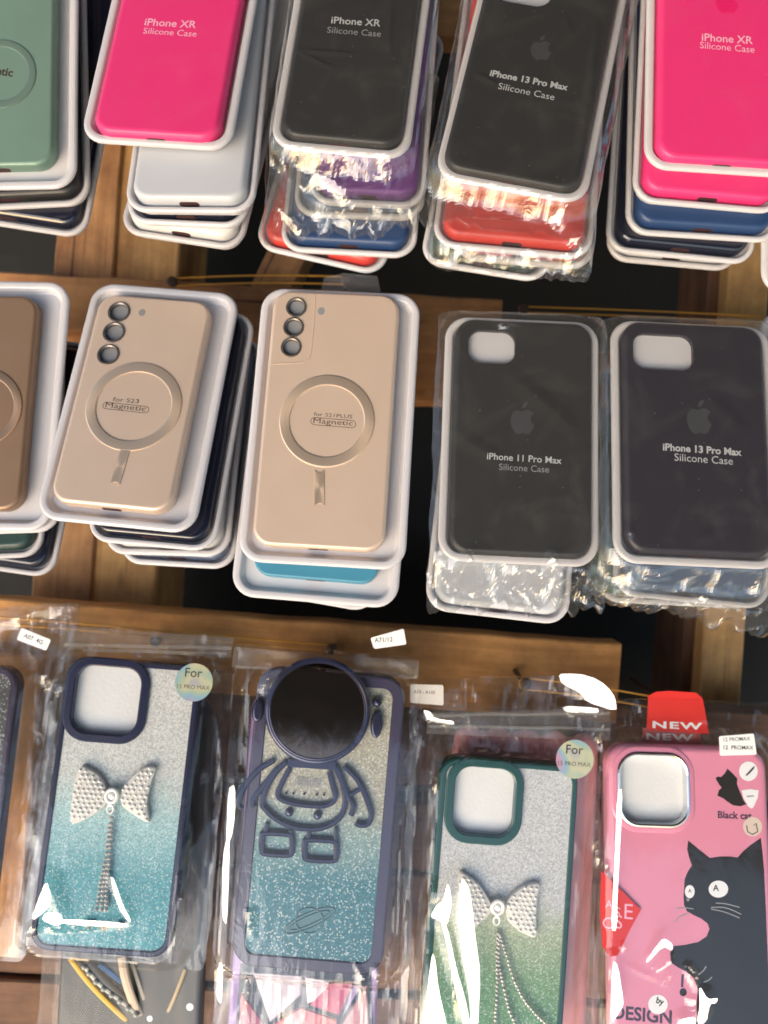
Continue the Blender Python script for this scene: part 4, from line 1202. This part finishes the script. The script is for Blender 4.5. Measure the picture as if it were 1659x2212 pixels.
for x in (540, 590, 665, 750, 800):
    a = OL(x, 1338 + (x - 540) * .05); bm = bmesh.new(); ball(bm, a[0], a[1], zt, .8, 1); obj('chest_stud', bm, CHROMEI, as_)
hc = OL(757, 765, zt + 5); h2 = OL(757 + 362, 765, zt + 5); Rr = h2[0] - hc[0]
bm = bmesh.new()
loft(bm, [[(x, y, zz) for x, y in ell(hc[0], hc[1], Rr + d, Rr + d, 72)] for d, zz in ((-1.5, zt), (.2, zt + 1), (.4, zt + 4.2), (-.6, zt + 5.4), (-1.4, zt + 5.6), (-2.0, zt + 5.2), (-2.4, zt + 5.3), (-3.0, zt + 4.6), (-3.1, zt + 4.2))], cap1=False, cap0=True)
hl = obj('helmet_ring', bm, CHROMEI, t)
bm = bmesh.new(); poly(bm, ell(hc[0], hc[1], Rr - 3.0, Rr - 3.0, 64), zt + 4.4); obj('mirror', bm, MIRROR, hl, smooth=False)
for (x, y, rx, ry) in ((345, 765, 3.3, 6.2), (1165, 860, 3.4, 7.6)):
    a = OL(x, y, zt + 2); bm = bmesh.new()
    loft(bm, [[(px, py, zz) for px, py in ell(a[0], a[1], rx + d, ry + d, 24)] for d, zz in ((0, zt - 1), (0, zt + 2.2), (-.8, zt + 3.2), (-1.6, zt + 3.4))]); obj('ear_piece', bm, CHROMEI, hl)
a = OL(1168, 708, zt + 2); bm = bmesh.new(); ball(bm, a[0], a[1], zt + 1.6, 2.9, 2); obj('antenna_knob', bm, CHROMEI, hl)
q = [OL(*p, zt + 2) for p in ((555, 1098), (885, 1120), (880, 1172), (550, 1150))]
bm = bmesh.new(); poly(bm, q, zt + 3.4, thick=3.5); obj('hinge', bm, CHROMEI, hl, smooth=False)
bm = bmesh.new()
poly(bm, [O.L(*A4f(700 + x, 670 - y), zt - .5) for x, y in ell(0, 0, 175, 60, 36, 24)], zt - .87)
for rx, ry, rot in ((190, 52, 24), (95, 88, 0), (150, 30, 24)):
    pts = [(700 + x, 670 - y) for x, y in ell(0, 0, rx, ry, 40, rot)]
    tube(bm, [(*O.L(*A4f(x, y), zt - .5), zt - .85) for x, y in pts], .55, 6, True)
obj('planet_print', bm, plain('dull_teal_print', (0.06, 0.165, 0.2), .5), t)
bz = 17.2
q = [O.L(*p, 12) for p in ((498, 1392), (908, 1424), (880, 2290), (448, 2265))]
cr = [(O.L(575, 1480, 8), O.L(600, 1430, 8), 4, 3), (O.L(495, 1660, 8), O.L(470, 2100, 8), 7, 5), (O.L(520, 1660, 8), O.L(505, 1780, 8), 4, 3), (O.L(905, 1560, 8), O.L(925, 1700, 8), 5, 3), (O.L(900, 1900, 8), O.L(890, 2200, 8), 6, 4), (O.L(815, 2085, 12), O.L(838, 2115, 12), 4, 2.5), (O.L(550, 1960, 12), O.L(548, 2010, 12), 3, 1.6)]
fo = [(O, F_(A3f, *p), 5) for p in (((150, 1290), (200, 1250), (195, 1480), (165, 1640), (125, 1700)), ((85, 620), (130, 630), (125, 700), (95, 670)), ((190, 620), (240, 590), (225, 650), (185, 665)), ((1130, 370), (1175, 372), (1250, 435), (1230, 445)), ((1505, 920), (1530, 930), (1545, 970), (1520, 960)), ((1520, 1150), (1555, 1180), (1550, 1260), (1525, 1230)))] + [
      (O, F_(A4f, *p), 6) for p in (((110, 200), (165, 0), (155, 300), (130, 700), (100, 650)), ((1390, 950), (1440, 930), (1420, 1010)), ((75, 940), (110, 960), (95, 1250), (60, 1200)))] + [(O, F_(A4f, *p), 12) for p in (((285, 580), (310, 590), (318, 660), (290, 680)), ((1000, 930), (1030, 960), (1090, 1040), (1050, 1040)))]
bag(t, q, (0, 0, O.w + 8, O.h, 11), bz, 7.7, FILMT, flaps=fo, step=1.3, inside=0.08, outside=2.2, st=2.5, zedge=2, creases=cr, reach=12, corner=4, zback=-1.5)
label_sticker(t, O, ((800, 1378), (872, 1358), (878, 1392), (808, 1402)), 10.5, (('A71/12', (809, 1383), (848, 1381), .006),))
label_sticker(t, O, ((886, 1478), (958, 1480), (958, 1524), (886, 1518)), 2, (('A10 - A10S', (893, 1494), (940, 1496), .004),), PAPERT)
zip_header(t, O, ((505, 1398), (905, 1428), (903, 1462), (500, 1440)), (((510, 1440), (900, 1464), .8),), 6, seed=5)

# --- P: green glitter case with bow
P5 = lambda x, y: (x / 3.2 + 847, y / 3.2 + 1348)
P6 = lambda x, y: (x / 3.2 + 847, y / 3.2 + 1780)
P = fit([(957, 1632), (1250, 1655), (1214, 2292), (900, 2274)], 0.458, 10, pitch0=-4)
t = root(BN, P.M, 'emerald edged silver to green glitter case with pearl bow, in a bag', 'phone case')
hw, hh, hx, hy = rr_at(P, [(986, 1652), (1112, 1664), (1108, 1808), (976, 1800)], 11, 8)
GLP = glitter('silver_to_olive_glitter', ((0.0, (0.11, 0.28, 0.15)), (0.25, (0.17, 0.31, 0.155)), (0.42, (0.36, 0.42, 0.27)), (0.55, (0.54, 0.54, 0.54)), (1.0, (0.58, 0.58, 0.59))), P.h * .001)
framed_case(t, P, EMER, GLP, ring=(hw, hh, hx, hy), ringw=5.0)
bow(t, P, P6, [(470, 335), (520, 350), (600, 410), (660, 500), (690, 560), (680, 610), (620, 670), (560, 720), (470, 740), (440, 640), (455, 450)],
    [(1018, 408), (940, 412), (870, 450), (805, 510), (785, 580), (800, 660), (870, 730), (990, 780), (995, 650), (1005, 500)], (728, 570), 10.2)
for k, pth in enumerate((((735, 760), (728, 900), (730, 1050), (725, 1200), (715, 1382), (700, 1600)), ((745, 770), (740, 950), (775, 1130), (810, 1280), (850, 1382), (900, 1560)), ((750, 780), (800, 930), (845, 1080), (930, 1240), (1050, 1370), (1180, 1500)))):
    bead_chain(t, [P.L(*P6(x, y), 13) for x, y in pth], 12.4, 1.15, seed=k + 5)
bz = 15.5
q = [P.L(*p, bz) for p in ((892, 1474), (1322, 1462), (1290, 2330), (862, 2320))]
cr = [(P.L(*P6(380, 380), bz), P.L(*P6(300, 560), bz), 7, 3), (P.L(*P6(340, 640), bz), P.L(*P6(480, 1300), bz), 5, 2.8), (P.L(*P6(480, 350), bz), P.L(*P6(560, 1380), bz), 10, 4.2), (P.L(*P6(270, 880), bz), P.L(*P6(290, 1400), bz), 11, 4.5),
      (P.L(*P5(230, 780), 6), P.L(*P5(270, 1100), 6), 4, 3), (P.L(*P5(1240, 360), 4), P.L(*P5(1490, 560), 4), 14, 5), (P.L(*P5(1180, 570), 4), P.L(*P5(1400, 590), 4), 5, 3), (P.L(*P5(1440, 700), 6), P.L(*P5(1480, 820), 6), 6, 4),
      (P.L(*P5(240, 620), 6), P.L(*P5(420, 680), 6), 4, 3.5), (P.L(*P5(1420, 1200), 6), P.L(*P5(1400, 1600), 6), 5, 4), (P.L(*P5(420, 810), 6), P.L(*P5(520, 870), 6), 4, 3), (P.L(*P5(1060, 850), 6), P.L(*P5(1110, 880), 6), 4, 3)]
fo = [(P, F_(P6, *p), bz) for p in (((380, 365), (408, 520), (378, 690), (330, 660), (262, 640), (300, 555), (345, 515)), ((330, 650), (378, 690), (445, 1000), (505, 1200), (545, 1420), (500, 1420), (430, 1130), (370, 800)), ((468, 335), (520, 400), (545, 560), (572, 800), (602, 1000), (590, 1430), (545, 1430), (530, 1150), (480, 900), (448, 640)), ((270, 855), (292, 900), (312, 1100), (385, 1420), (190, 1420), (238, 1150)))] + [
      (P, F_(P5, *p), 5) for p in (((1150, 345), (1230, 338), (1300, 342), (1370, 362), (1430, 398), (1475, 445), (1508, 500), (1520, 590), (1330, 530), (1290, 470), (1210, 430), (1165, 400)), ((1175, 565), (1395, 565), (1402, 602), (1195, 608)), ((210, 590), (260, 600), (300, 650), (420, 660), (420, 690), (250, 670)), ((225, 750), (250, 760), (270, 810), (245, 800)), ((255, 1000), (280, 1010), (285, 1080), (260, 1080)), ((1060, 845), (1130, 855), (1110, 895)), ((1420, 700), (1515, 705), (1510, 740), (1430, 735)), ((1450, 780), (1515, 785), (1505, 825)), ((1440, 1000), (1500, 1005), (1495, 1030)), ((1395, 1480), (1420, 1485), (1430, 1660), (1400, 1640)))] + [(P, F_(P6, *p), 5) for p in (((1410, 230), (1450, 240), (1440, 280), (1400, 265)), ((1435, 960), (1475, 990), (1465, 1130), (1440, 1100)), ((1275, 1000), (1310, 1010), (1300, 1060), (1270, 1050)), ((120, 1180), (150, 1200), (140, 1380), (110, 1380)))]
bag(t, q, (0, 0, P.w, P.h, 11), bz, 3.9, FILMT, flaps=fo, step=1.25, inside=0.15, outside=2.2, st=2.5, zedge=3, creases=cr, reach=14, corner=11, zback=-1.5)
zip_header(t, P, ((925, 1540), (1318, 1530), (1318, 1600), (920, 1585)), (((925, 1545), (1316, 1540), .8), ((925, 1568), (1316, 1574), .8)), 9, seed=9)
round_sticker(t, P, (1242, 1640), 41, bz + .9, (('For', -19, 18, -22, .008), ('15 PRO MAX', -36, 34, 8, -.004)))

# --- Q: rose case with a black cat
Q7 = lambda x, y: (x / 4.363 + 1279, y / 4.363 + 1434.5)
Q8 = lambda x, y: (x / 4.363 + 1279, y / 4.363 + 1780)
Q = fit([(1314, 1604), (1652, 1618), (1688, 2290), (1318, 2275)], 0.456, 11, pitch0=-4)
t = root(BN, Q.M, 'glossy rose pink case printed with a black cat, under a red card', 'phone case')
zq = 11.5
hw, hh, hx, hy = rr_at(Q, [Q7(245, 835), Q7(900, 850), Q7(905, 1525), Q7(250, 1520)], zq, 9)
hole = rr(hw, hh, 11, 8, hx, hy)
c = case(t, Q.w, Q.h, ROSE, r=12, holes=[(hole, 5)], top=zq, z0=0, fil=4.0, port=False)
bm = bmesh.new()
loft(bm, [[(x, y, z_) for x, y in rr(hw + 2 * d, hh + 2 * d, 11 + d, 9, hx, hy)] for d, z_ in ((.9, zq + .02), (.7, zq + 1.3), (-.2, zq + 1.7), (-1.0, zq + 1.2), (-1.6, zq - 2), (-1.8, zq - 4))], cap1=False)
cr_ = obj('camera_trim', bm, CHROME, c)
cutout(cr_, rr(hw, hh, 11, 6, hx, hy), zq - 3.6, FOAM, 'foam_insert')
bm = bmesh.new()
loft(bm, [[(x, y, z_) for x, y in rr(hw + 2 * d, hh + 2 * d, 11 + d, 9, hx, hy)] for d, z_ in ((4.0, zq - .05), (3.2, zq + .5), (1.6, zq + .8), (.85, zq + .7))], cap1=False)
obj('camera_surround', bm, ROSE, c)
qq = lambda pts, f=Q8, z_=zq: [Q.L(*f(x, y), z_) for x, y in pts]
CAT = [(905, 155), (960, 200), (1040, 265), (1110, 320), (1200, 306), (1300, 305), (1370, 316), (1420, 260), (1490, 200), (1590, 130), (1606, 260), (1622, 450), (1640, 800), (1659, 1200), (1672, 1600), (1690, 2100), (950, 2100), (985, 1800), (985, 1680), (995, 1560), (960, 1450), (880, 1390), (800, 1345), (742, 1305), (735, 1215), (765, 1152), (880, 1138), (1000, 1112), (1080, 1058), (1106, 990), (1090, 940), (1030, 892), (960, 860), (892, 820), (866, 760), (862, 680), (872, 520), (900, 450), (940, 390), (920, 335), (895, 240)]
xmax = Q.w / 2 - 4.3
pts = [(min(x, xmax), max(y, -Q.h / 2 + 5)) for x, y in qq(CAT)]
bm = bmesh.new(); poly(bm, pts, zq + .05); cat = obj('cat_print', bm, CATB, c, smooth=False)
for cxy, rx, ry, ax in (((920, 637), 46, 62, (905, 660, 34)), ((1190, 613), 92, 80, (1140, 1190, 66))):
    bm = bmesh.new(); poly(bm, [Q.L(*Q8(cxy[0] + x, cxy[1] + y), zq) for x, y in ell(0, 0, rx, ry, 28)], zq + .1)
    e = obj('eye_print', bm, WHITEP, cat, smooth=False)
letters(cat, Q, 'A', Q8(906, 628), Q8(938, 630), zq + .16, INK, .02, 'eye_mark'); letters(cat, Q, 'A', Q8(1138, 600), Q8(1196, 603), zq + .16, INK, .02, 'eye_mark')
bm = bmesh.new()
for w in (((1165, 745), (1260, 752), (1390, 785)), ((1120, 785), (1260, 790), (1405, 850)), ((1120, 800), (1250, 830), (1390, 885)), ((800, 800), (880, 790), (955, 800)), ((780, 920), (830, 870), (910, 845)), ((890, 700), (903, 725), (915, 700)), ((1000, 1420), (1050, 1380), (1075, 1340)), ((1050, 1490), (1100, 1470), (1130, 1440))):
    tube(bm, [(p.x, p.y, zq + .1) for p in catmull([(*Q.L(*Q8(*p), zq), 0) for p in w], 5)], .28, 5, flat=.3)
obj('whisker_print', bm, WHISK, cat)
letters(c, Q, 'DESIGN', Q8(195, 1770), Q8(752, 1822), zq + .06, INKV, .03)
letters(c, Q, 'Black cat', Q7(1185, 1418), Q7(1505, 1432), zq + .06, INKV, .03)
SC_ = [(1162, 1075), (1185, 1060), (1215, 1065), (1250, 1030), (1275, 985), (1320, 1025), (1370, 1080), (1365, 1130), (1395, 1210), (1430, 1290), (1455, 1320), (1400, 1340), (1330, 1332), (1280, 1300), (1235, 1265), (1180, 1240), (1195, 1190), (1220, 1165), (1190, 1125)]
bm = bmesh.new(); poly(bm, qq(SC_, Q7), zq + .05); obj('small_cat_print', bm, CATB, c, smooth=False)
def disc(x, y, rx, ry, f, m, name, up=.1, par=None):
    bm = bmesh.new(); poly(bm, qq([(x + a, y + b) for a, b in ell(0, 0, rx, ry, 26)], f), zq + up); return obj(name, bm, m, par or c, smooth=False)
d1 = disc(1473, 1010, 88, 92, Q7, WHITEP, 'round_print')
bm = bmesh.new(); poly(bm, qq([(1445, 1045), (1500, 985), (1530, 955), (1525, 985), (1490, 1025), (1455, 1055)], Q7), zq + .16); obj('pen_mark', bm, INKV, d1, smooth=False)
bm = bmesh.new(); poly(bm, qq([(1408, 1190), (1490, 1178), (1570, 1190), (1560, 1260), (1520, 1350), (1500, 1362), (1470, 1340), (1425, 1260)], Q7), zq + .1); d2 = obj('shield_print', bm, WHITEP, c, smooth=False)
bm = bmesh.new(); poly(bm, qq([(1455, 1240), (1520, 1235), (1530, 1248), (1458, 1256)], Q7), zq + .16); obj('shield_mark', bm, WHISK, d2, smooth=False)
d3 = disc(1512, 1532, 90, 92, Q7, plain('cream_print', (.68, .56, .48), .4), 'round_print')
bm = bmesh.new(); tube(bm, [(*Q.L(*Q7(x, y), zq), zq + .16) for x, y in ((1455, 1520), (1465, 1580), (1510, 1605), (1560, 1580), (1545, 1500), (1520, 1520))], .3, 5, flat=.3); obj('phone_sketch', bm, INK, d3)
d4 = disc(620, 1700, 92, 92, Q8, WHITEP, 'round_print')
letters(d4, Q, 'by', Q8(605, 1665), Q8(675, 1690), zq + .18, INK, .03)
letters(c, Q, '1', Q8(840, 1475), Q8(862, 1478), zq + .06, INKV, .02); disc(858, 1585, 34, 38, Q8, CATB, 'paw_print')
bz = 13.6
# red diamond sticker and the folded header card
zd = zq + 1.2
bm = bmesh.new(); poly(bm, [Q.L(*Q8(x, y), zd) for x, y in ((85, 440), (270, 615), (460, 808), (350, 1010), (240, 1240), (165, 1250), (95, 1150), (78, 800))], zd, thick=.08); ds = obj('diamond_sticker', bm, REDC, t, smooth=False)
for ch, x, y, w in (('A', 160, 752, 66), ('S', 243, 830, 50), ('E', 345, 822, 78), ('C', 145, 930, 90), ('S', 252, 920, 66)):
    letters(ds, Q, ch, Q8(x - w / 2, y), Q8(x + w / 2, y + 6), zd + .06, PRINTP, .0)
zh = 3.0
bm = bmesh.new(); poly(bm, [Q.L(*Q7(x, y), zh) for x, y in ((530, 300), (600, 262), (720, 252), (980, 270), (1040, 320), (1062, 420), (1100, 660), (960, 650), (515, 620))], zh, thick=.3)
hd = obj('header_card', bm, REDC, t, smooth=False)
letters(hd, Q, 'NEW', Q7(570, 570), Q7(1040, 588), zh + .08, PAPER, .03, hscale=.46, space=1.15)
bm = bmesh.new(); poly(bm, [Q.L(*Q7(x, y), zh - 1) for x, y in ((480, 600), (1020, 640), (1030, 790), (480, 790))], zh - 1.0, thick=.3)
hd2 = obj('header_card', bm, REDF, t, smooth=False)
letters(hd2, Q, 'NEW', Q7(510, 680), Q7(955, 695), zh - .92, PAPERT, .03, hscale=.46, space=1.15)
q = [Q.L(*p, bz) for p in ((1322, 1512), (1700, 1520), (1730, 2330), (1290, 2320))]
cr = [(Q.L(*Q8(195, -300), bz), Q.L(*Q8(205, 1300), bz), 2.8, 1.0), (Q.L(*Q8(205, 1250), bz), Q.L(*Q8(220, 1880), bz), 5, 2.4), (Q.L(*Q8(640, 1050), bz), Q.L(*Q8(520, 1310), bz), 4, 1.8), (Q.L(*Q8(720, 1240), bz), Q.L(*Q8(590, 1410), bz), 4, 1.8), (Q.L(*Q8(900, 1350), bz), Q.L(*Q8(1010, 1560), bz), 4, 2), (Q.L(*Q8(1060, 1620), bz), Q.L(*Q8(990, 1850), bz), 7, 3), (Q.L(*Q8(740, 1430), bz), Q.L(*Q8(690, 1500), bz), 3, 1.4), (Q.L(*Q8(800, 1850), bz), Q.L(*Q8(940, 1780), bz), 5, 2.4),
      (Q.L(*Q8(350, 1340), bz), Q.L(*Q8(680, 1490), bz), 3, 1)]
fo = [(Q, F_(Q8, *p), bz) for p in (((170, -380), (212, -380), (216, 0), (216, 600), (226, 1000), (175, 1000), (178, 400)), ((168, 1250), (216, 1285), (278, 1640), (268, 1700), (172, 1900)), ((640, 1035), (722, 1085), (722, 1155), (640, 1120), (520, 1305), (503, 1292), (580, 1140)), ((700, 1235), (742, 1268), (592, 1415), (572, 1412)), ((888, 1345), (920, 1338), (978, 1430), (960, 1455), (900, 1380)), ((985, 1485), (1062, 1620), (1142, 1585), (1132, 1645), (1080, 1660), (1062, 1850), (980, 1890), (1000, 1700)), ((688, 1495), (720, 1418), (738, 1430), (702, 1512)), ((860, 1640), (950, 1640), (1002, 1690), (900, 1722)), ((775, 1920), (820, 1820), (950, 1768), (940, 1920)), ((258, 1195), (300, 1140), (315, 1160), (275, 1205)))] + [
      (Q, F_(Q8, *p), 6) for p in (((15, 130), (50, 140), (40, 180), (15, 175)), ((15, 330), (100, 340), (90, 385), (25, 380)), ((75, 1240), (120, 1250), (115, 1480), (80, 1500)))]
bag(t, q, (0, 0, Q.w, Q.h, 12), bz, 6.6, FILMT, flaps=fo, step=1.25, inside=0.12, outside=2.0, st=2, zedge=4, creases=cr, reach=12, corner=5, zback=-1.5)
label_sticker(t, Q, (Q7(1195, 680), Q7(1525, 655), Q7(1552, 855), Q7(1205, 865)), bz + 1.2, (('12 PROMAX', Q7(1240, 712), Q7(1490, 702), .003), ('12  PROMAX', Q7(1240, 785), Q7(1520, 788), .01)))

# --- cases hanging behind the bottom row
PR = fit([(984, 1584), (1296, 1600), (1266, 2260), (940, 2240)], 0.482, 10, pitch0=-4)
t = root(BN, PR.M, 'coral pink case hanging behind the emerald edged green one', 'phone case')
c = case(t, PR.w, PR.h, CORAL, r=12, top=10, z0=0, port=False)
for k in range(5):                       # its scalloped upper edge
    bm = bmesh.new(); x = -PR.w / 2 + 9 + k * (PR.w - 18) / 4
    ball(bm, x, PR.h / 2 - 5, 7, 9, 3, .55); obj('scallop', bm, CORAL, c)
q = [PR.L(*p, 10) for p in ((930, 1520), (1315, 1540), (1290, 2330), (890, 2310))]
bag(t, q, (0, 0, PR.w, PR.h, 11), 11.5, 12.4, FILMD, inside=0.3, outside=1.8, st=2, zedge=2, corner=4, zback=-1)

GE_ = fit([(548, 1494), (852, 1510), (806, 2330), (482, 2312)], 0.482, 10, pitch0=-4)
t = root(BN, GE_.M, 'violet edged case with pink and white triangle facets, below the astronaut case', 'phone case')
VIO = plain('violet_plastic', (0.34, 0.2, 0.46), 0.3)
framed = case(t, GE_.w, GE_.h, VIO, r=11, top=10, z0=0, fil=2.0, port=False)
Gf = lambda x, y: GE_.L(*A4f(x, y), 10)
fac = [(((310, 1020), (655, 1040), (640, 1180), (430, 1370)), 0), (((670, 1050), (840, 1080), (820, 1200), (690, 1240)), 0), (((850, 1090), (1010, 1090), (905, 1320), (700, 1250)), 1), (((640, 1260), (890, 1350), (900, 1500), (600, 1500), (440, 1390)), 2),
       (((1095, 1110), (1120, 1500), (930, 1500), (935, 1370)), 3), (((230, 1160), (390, 1380), (380, 1500), (205, 1500)), 4), (((1000, 1120), (1060, 1110), (930, 1330)), 5)]
bm = bmesh.new()
for pts, mi in fac:
    qv = [Gf(x, y) for x, y in pts]
    mx = sum(p[0] for p in qv) / len(qv); my = sum(p[1] for p in qv) / len(qv)
    b0 = [bm.verts.new((x, y, 10.05)) for x, y in qv]; b1 = [bm.verts.new((mx + (x - mx) * .93, my + (y - my) * .93, 10.9 + .4 * math.sin(i * 2.1 + mi))) for i, (x, y) in enumerate(qv)]
    for i in range(len(qv)):
        f = bm.faces.new((b0[i], b0[(i + 1) % len(qv)], b1[(i + 1) % len(qv)], b1[i])); f.material_index = mi
    ctr = bm.verts.new((mx, my, 11.3))
    for i in range(len(qv)):
        f = bm.faces.new((b1[i], b1[(i + 1) % len(qv)], ctr)); f.material_index = mi
obj('facet_pattern', bm, [plain('pearl_facet', (.70, .60, .68), .2, coat=.5, var=.25), plain('crimson_facet', (.52, .07, .16), .25, coat=.4, var=.3), plain('coral_facet', (.66, .2, .22), .25, coat=.4, var=.3), plain('blush_facet', (.62, .3, .33), .25, coat=.4, var=.2), plain('wine_facet', (.45, .12, .17), .25, coat=.4, var=.3), plain('lilac_facet', (.42, .3, .55), .25)], framed, smooth=False)
bm = bmesh.new(); poly(bm, [Gf(x, y) for x, y in ((225, 960), (1130, 1000), (1150, 1560), (180, 1560))], 10.02); obj('facet_ground', bm, MIDN, framed, smooth=False)
bm = bmesh.new(); poly(bm, [GE_.L(*p, 10) for p in ((556, 1506), (600, 1500), (575, 1640), (540, 1650))], 10.05); obj('red_print', bm, CORAL, framed, smooth=False)

SB = fit([(165, 1500), (455, 1510), (432, 2330), (110, 2310)], 0.484, 10, pitch0=-4)
t = root(BN, SB.M, 'black case with white dots below the blue glitter case', 'phone case')
c = case(t, SB.w, SB.h, BLACK, r=11, top=10, z0=0, port=False)
for x, y, r_ in ((1230, 1445, 2.1), (970, 1520, 1.7)):
    a = SB.L(*N1(x, y), 10); bm = bmesh.new(); poly(bm, ell(a[0], a[1], r_, r_, 20), 10.06); obj('dot_print', bm, WHITEP, c, smooth=False)
q = [SB.L(*p, 10) for p in ((130, 1440), (490, 1450), (465, 2330), (60, 2310))]
bag(t, q, (0, 0, SB.w, SB.h, 11), 11.5, 15.4, FILMD, inside=0.3, outside=1.6, st=1.5, zedge=2, corner=4, zback=-1)
def strap(pts, rad, mat, label, flat=.35, beads=False):
    P3 = [ray(*N1(x, y)) * (d) for x, y, d in pts]
    bm = bmesh.new()
    c0 = P3[0]
    loc = [BASE.transposed() @ (p - c0) for p in P3]
    tube(bm, catmull(loc, 8), rad * .001, 8, flat=flat)
    if beads:
        for p in catmull(loc, 5)[::2]: bmesh.ops.create_icosphere(bm, subdivisions=2, radius=.0016, matrix=Matrix.Translation(p + Vector((0, 0, .001))))
    o = obj('wrist_strap', bm, mat, None, M=Matrix.Translation(c0) @ BASE.to_4x4(), mm=False)
    tag(o, label, 'strap', 'straps below the blue glitter case')
strap([(455, 1130, .467), (560, 1270, .466), (680, 1400, .466), (850, 1560, .467)], 1.6, plain('yellow_strap', (.62, .36, .03), .45), 'yellow strap running diagonally below the blue glitter case')
strap([(790, 1120, .466), (810, 1250, .464), (850, 1380, .464), (900, 1500, .466)], 2.6, plain('tan_strap', (.62, .47, .34), .5), 'broad tan strap hanging below the blue glitter case')
strap([(850, 1150, .468), (900, 1300, .467), (960, 1480, .468), (1000, 1600, .469)], 1.1, plain('beige_strap', (.5, .42, .32), .5), 'thin beige cord right of the broad tan strap')
strap([(1200, 1200, .466), (1140, 1360, .465), (1060, 1540, .467)], 1.0, plain('khaki_strap', (.45, .34, .2), .5), 'thin khaki cord leaning the other way, right of the blue strap')
strap([(640, 1170, .469), (770, 1270, .469), (900, 1400, .469), (1080, 1470, .470)], 1.6, plain('blue_strap', (.02, .14, .36), .45), 'blue strap crossing the black case below the glitter case')
strap([(550, 1180, .465), (650, 1300, .464), (780, 1400, .464), (900, 1500, .465)], 1.5, plain('clear_bead_strap', (.42, .42, .38), .2), 'clear beaded strap between the yellow and tan straps', .6, True)

# --- far left, cut off
M_ = fit([(-250, 1428), (52, 1438), (-40, 2060), (-330, 2050)], 0.462, 10, pitch0=-4)
t = root(BN, M_.M, 'dark violet edged case cut off by the left border, in a bag', 'phone case')
GLM = glitter('smoke_glitter', ((0.0, (.03, .028, .028)), (1.0, (.055, .052, .05))), M_.h * .001)
framed_case(t, M_, plain('dark_violet_gloss', (.028, .014, .045), .22), GLM, rim=4)
q = [M_.L(*p, 11) for p in ((-260, 1330), (160, 1300), (40, 2090), (-380, 2090))]
bag(t, q, (0, 0, M_.w, M_.h, 11), 12.5, 21.3, FILM, inside=0.2, outside=1.6, st=2, zedge=3, corner=4, zback=-1.5, creases=[(M_.L(0, 1345, 4), M_.L(150, 1300, 4), 6, 3), (M_.L(60, 1440, 4), M_.L(125, 1475, 4), 6, 3)])
label_sticker(t, M_, ((46, 1356), (110, 1382), (100, 1406), (36, 1382)), 10, (('A07  4G', (52, 1372), (92, 1388), .006),))

# ---------------------------------------------------------------- rubber bands between the nails
def band(a, b, sag, sep, label, y0=None):
    bm = bmesh.new()
    c0 = a.copy()
    A0 = Vector((0, 0, 0)); B0 = BASE.transposed() @ (b - a)
    d = B0.normalized(); nrm = Vector((-d.y, d.x, 0)).normalized()
    pts = []
    n = 16
    for i in range(n + 1):
        s = i / n; pts.append(A0.lerp(B0, s) + nrm * (sep * (.5 + .5 * math.sin(math.pi * s) * .4)) - Vector((0, sag * math.sin(math.pi * s), 0)))
    for i in range(1, 5):
        w = math.pi * i / 5; pts.append(B0 + nrm * (sep * .5 * math.cos(w)) + d * (sep * .5 * math.sin(w)))
    for i in range(n + 1):
        s = 1 - i / n; pts.append(A0.lerp(B0, s) - nrm * (sep * (.5 - .25 * math.sin(math.pi * s * 1.0))) - Vector((0, sag * .8 * math.sin(math.pi * s), 0)))
    for i in range(1, 5):
        w = math.pi * i / 5; pts.append(A0 - nrm * (sep * .5 * math.cos(w)) - d * (sep * .5 * math.sin(w)))
    tube(bm, pts, .00062, 6, True)
    o = obj('rubber_band', bm, BANDY, None, M=Matrix.Translation(c0) @ BASE.to_4x4(), mm=False)
    tag(o, label, 'rubber band', 'amber rubber bands stretched between nails')
off = Vector((0, .0022, 0))
band(NAIL_AT[0] + off, NAIL_AT[1] + off, -.0004, .0052, 'amber rubber band above the two gold cases')
band(NAIL_AT[2] + off, ray(1640, 690) * .515, .0003, .0040, 'amber rubber band above the bagged black and plum cases')
band(ray(-30, 1338) * .470, NAIL_AT[3] + off, .0006, .0040, 'amber rubber band over the bags of the blue glitter case')
band(NAIL_AT[4] + off, NAIL_AT[5] + off, .0004, .0070, 'amber rubber band ending on the nail in the red card')
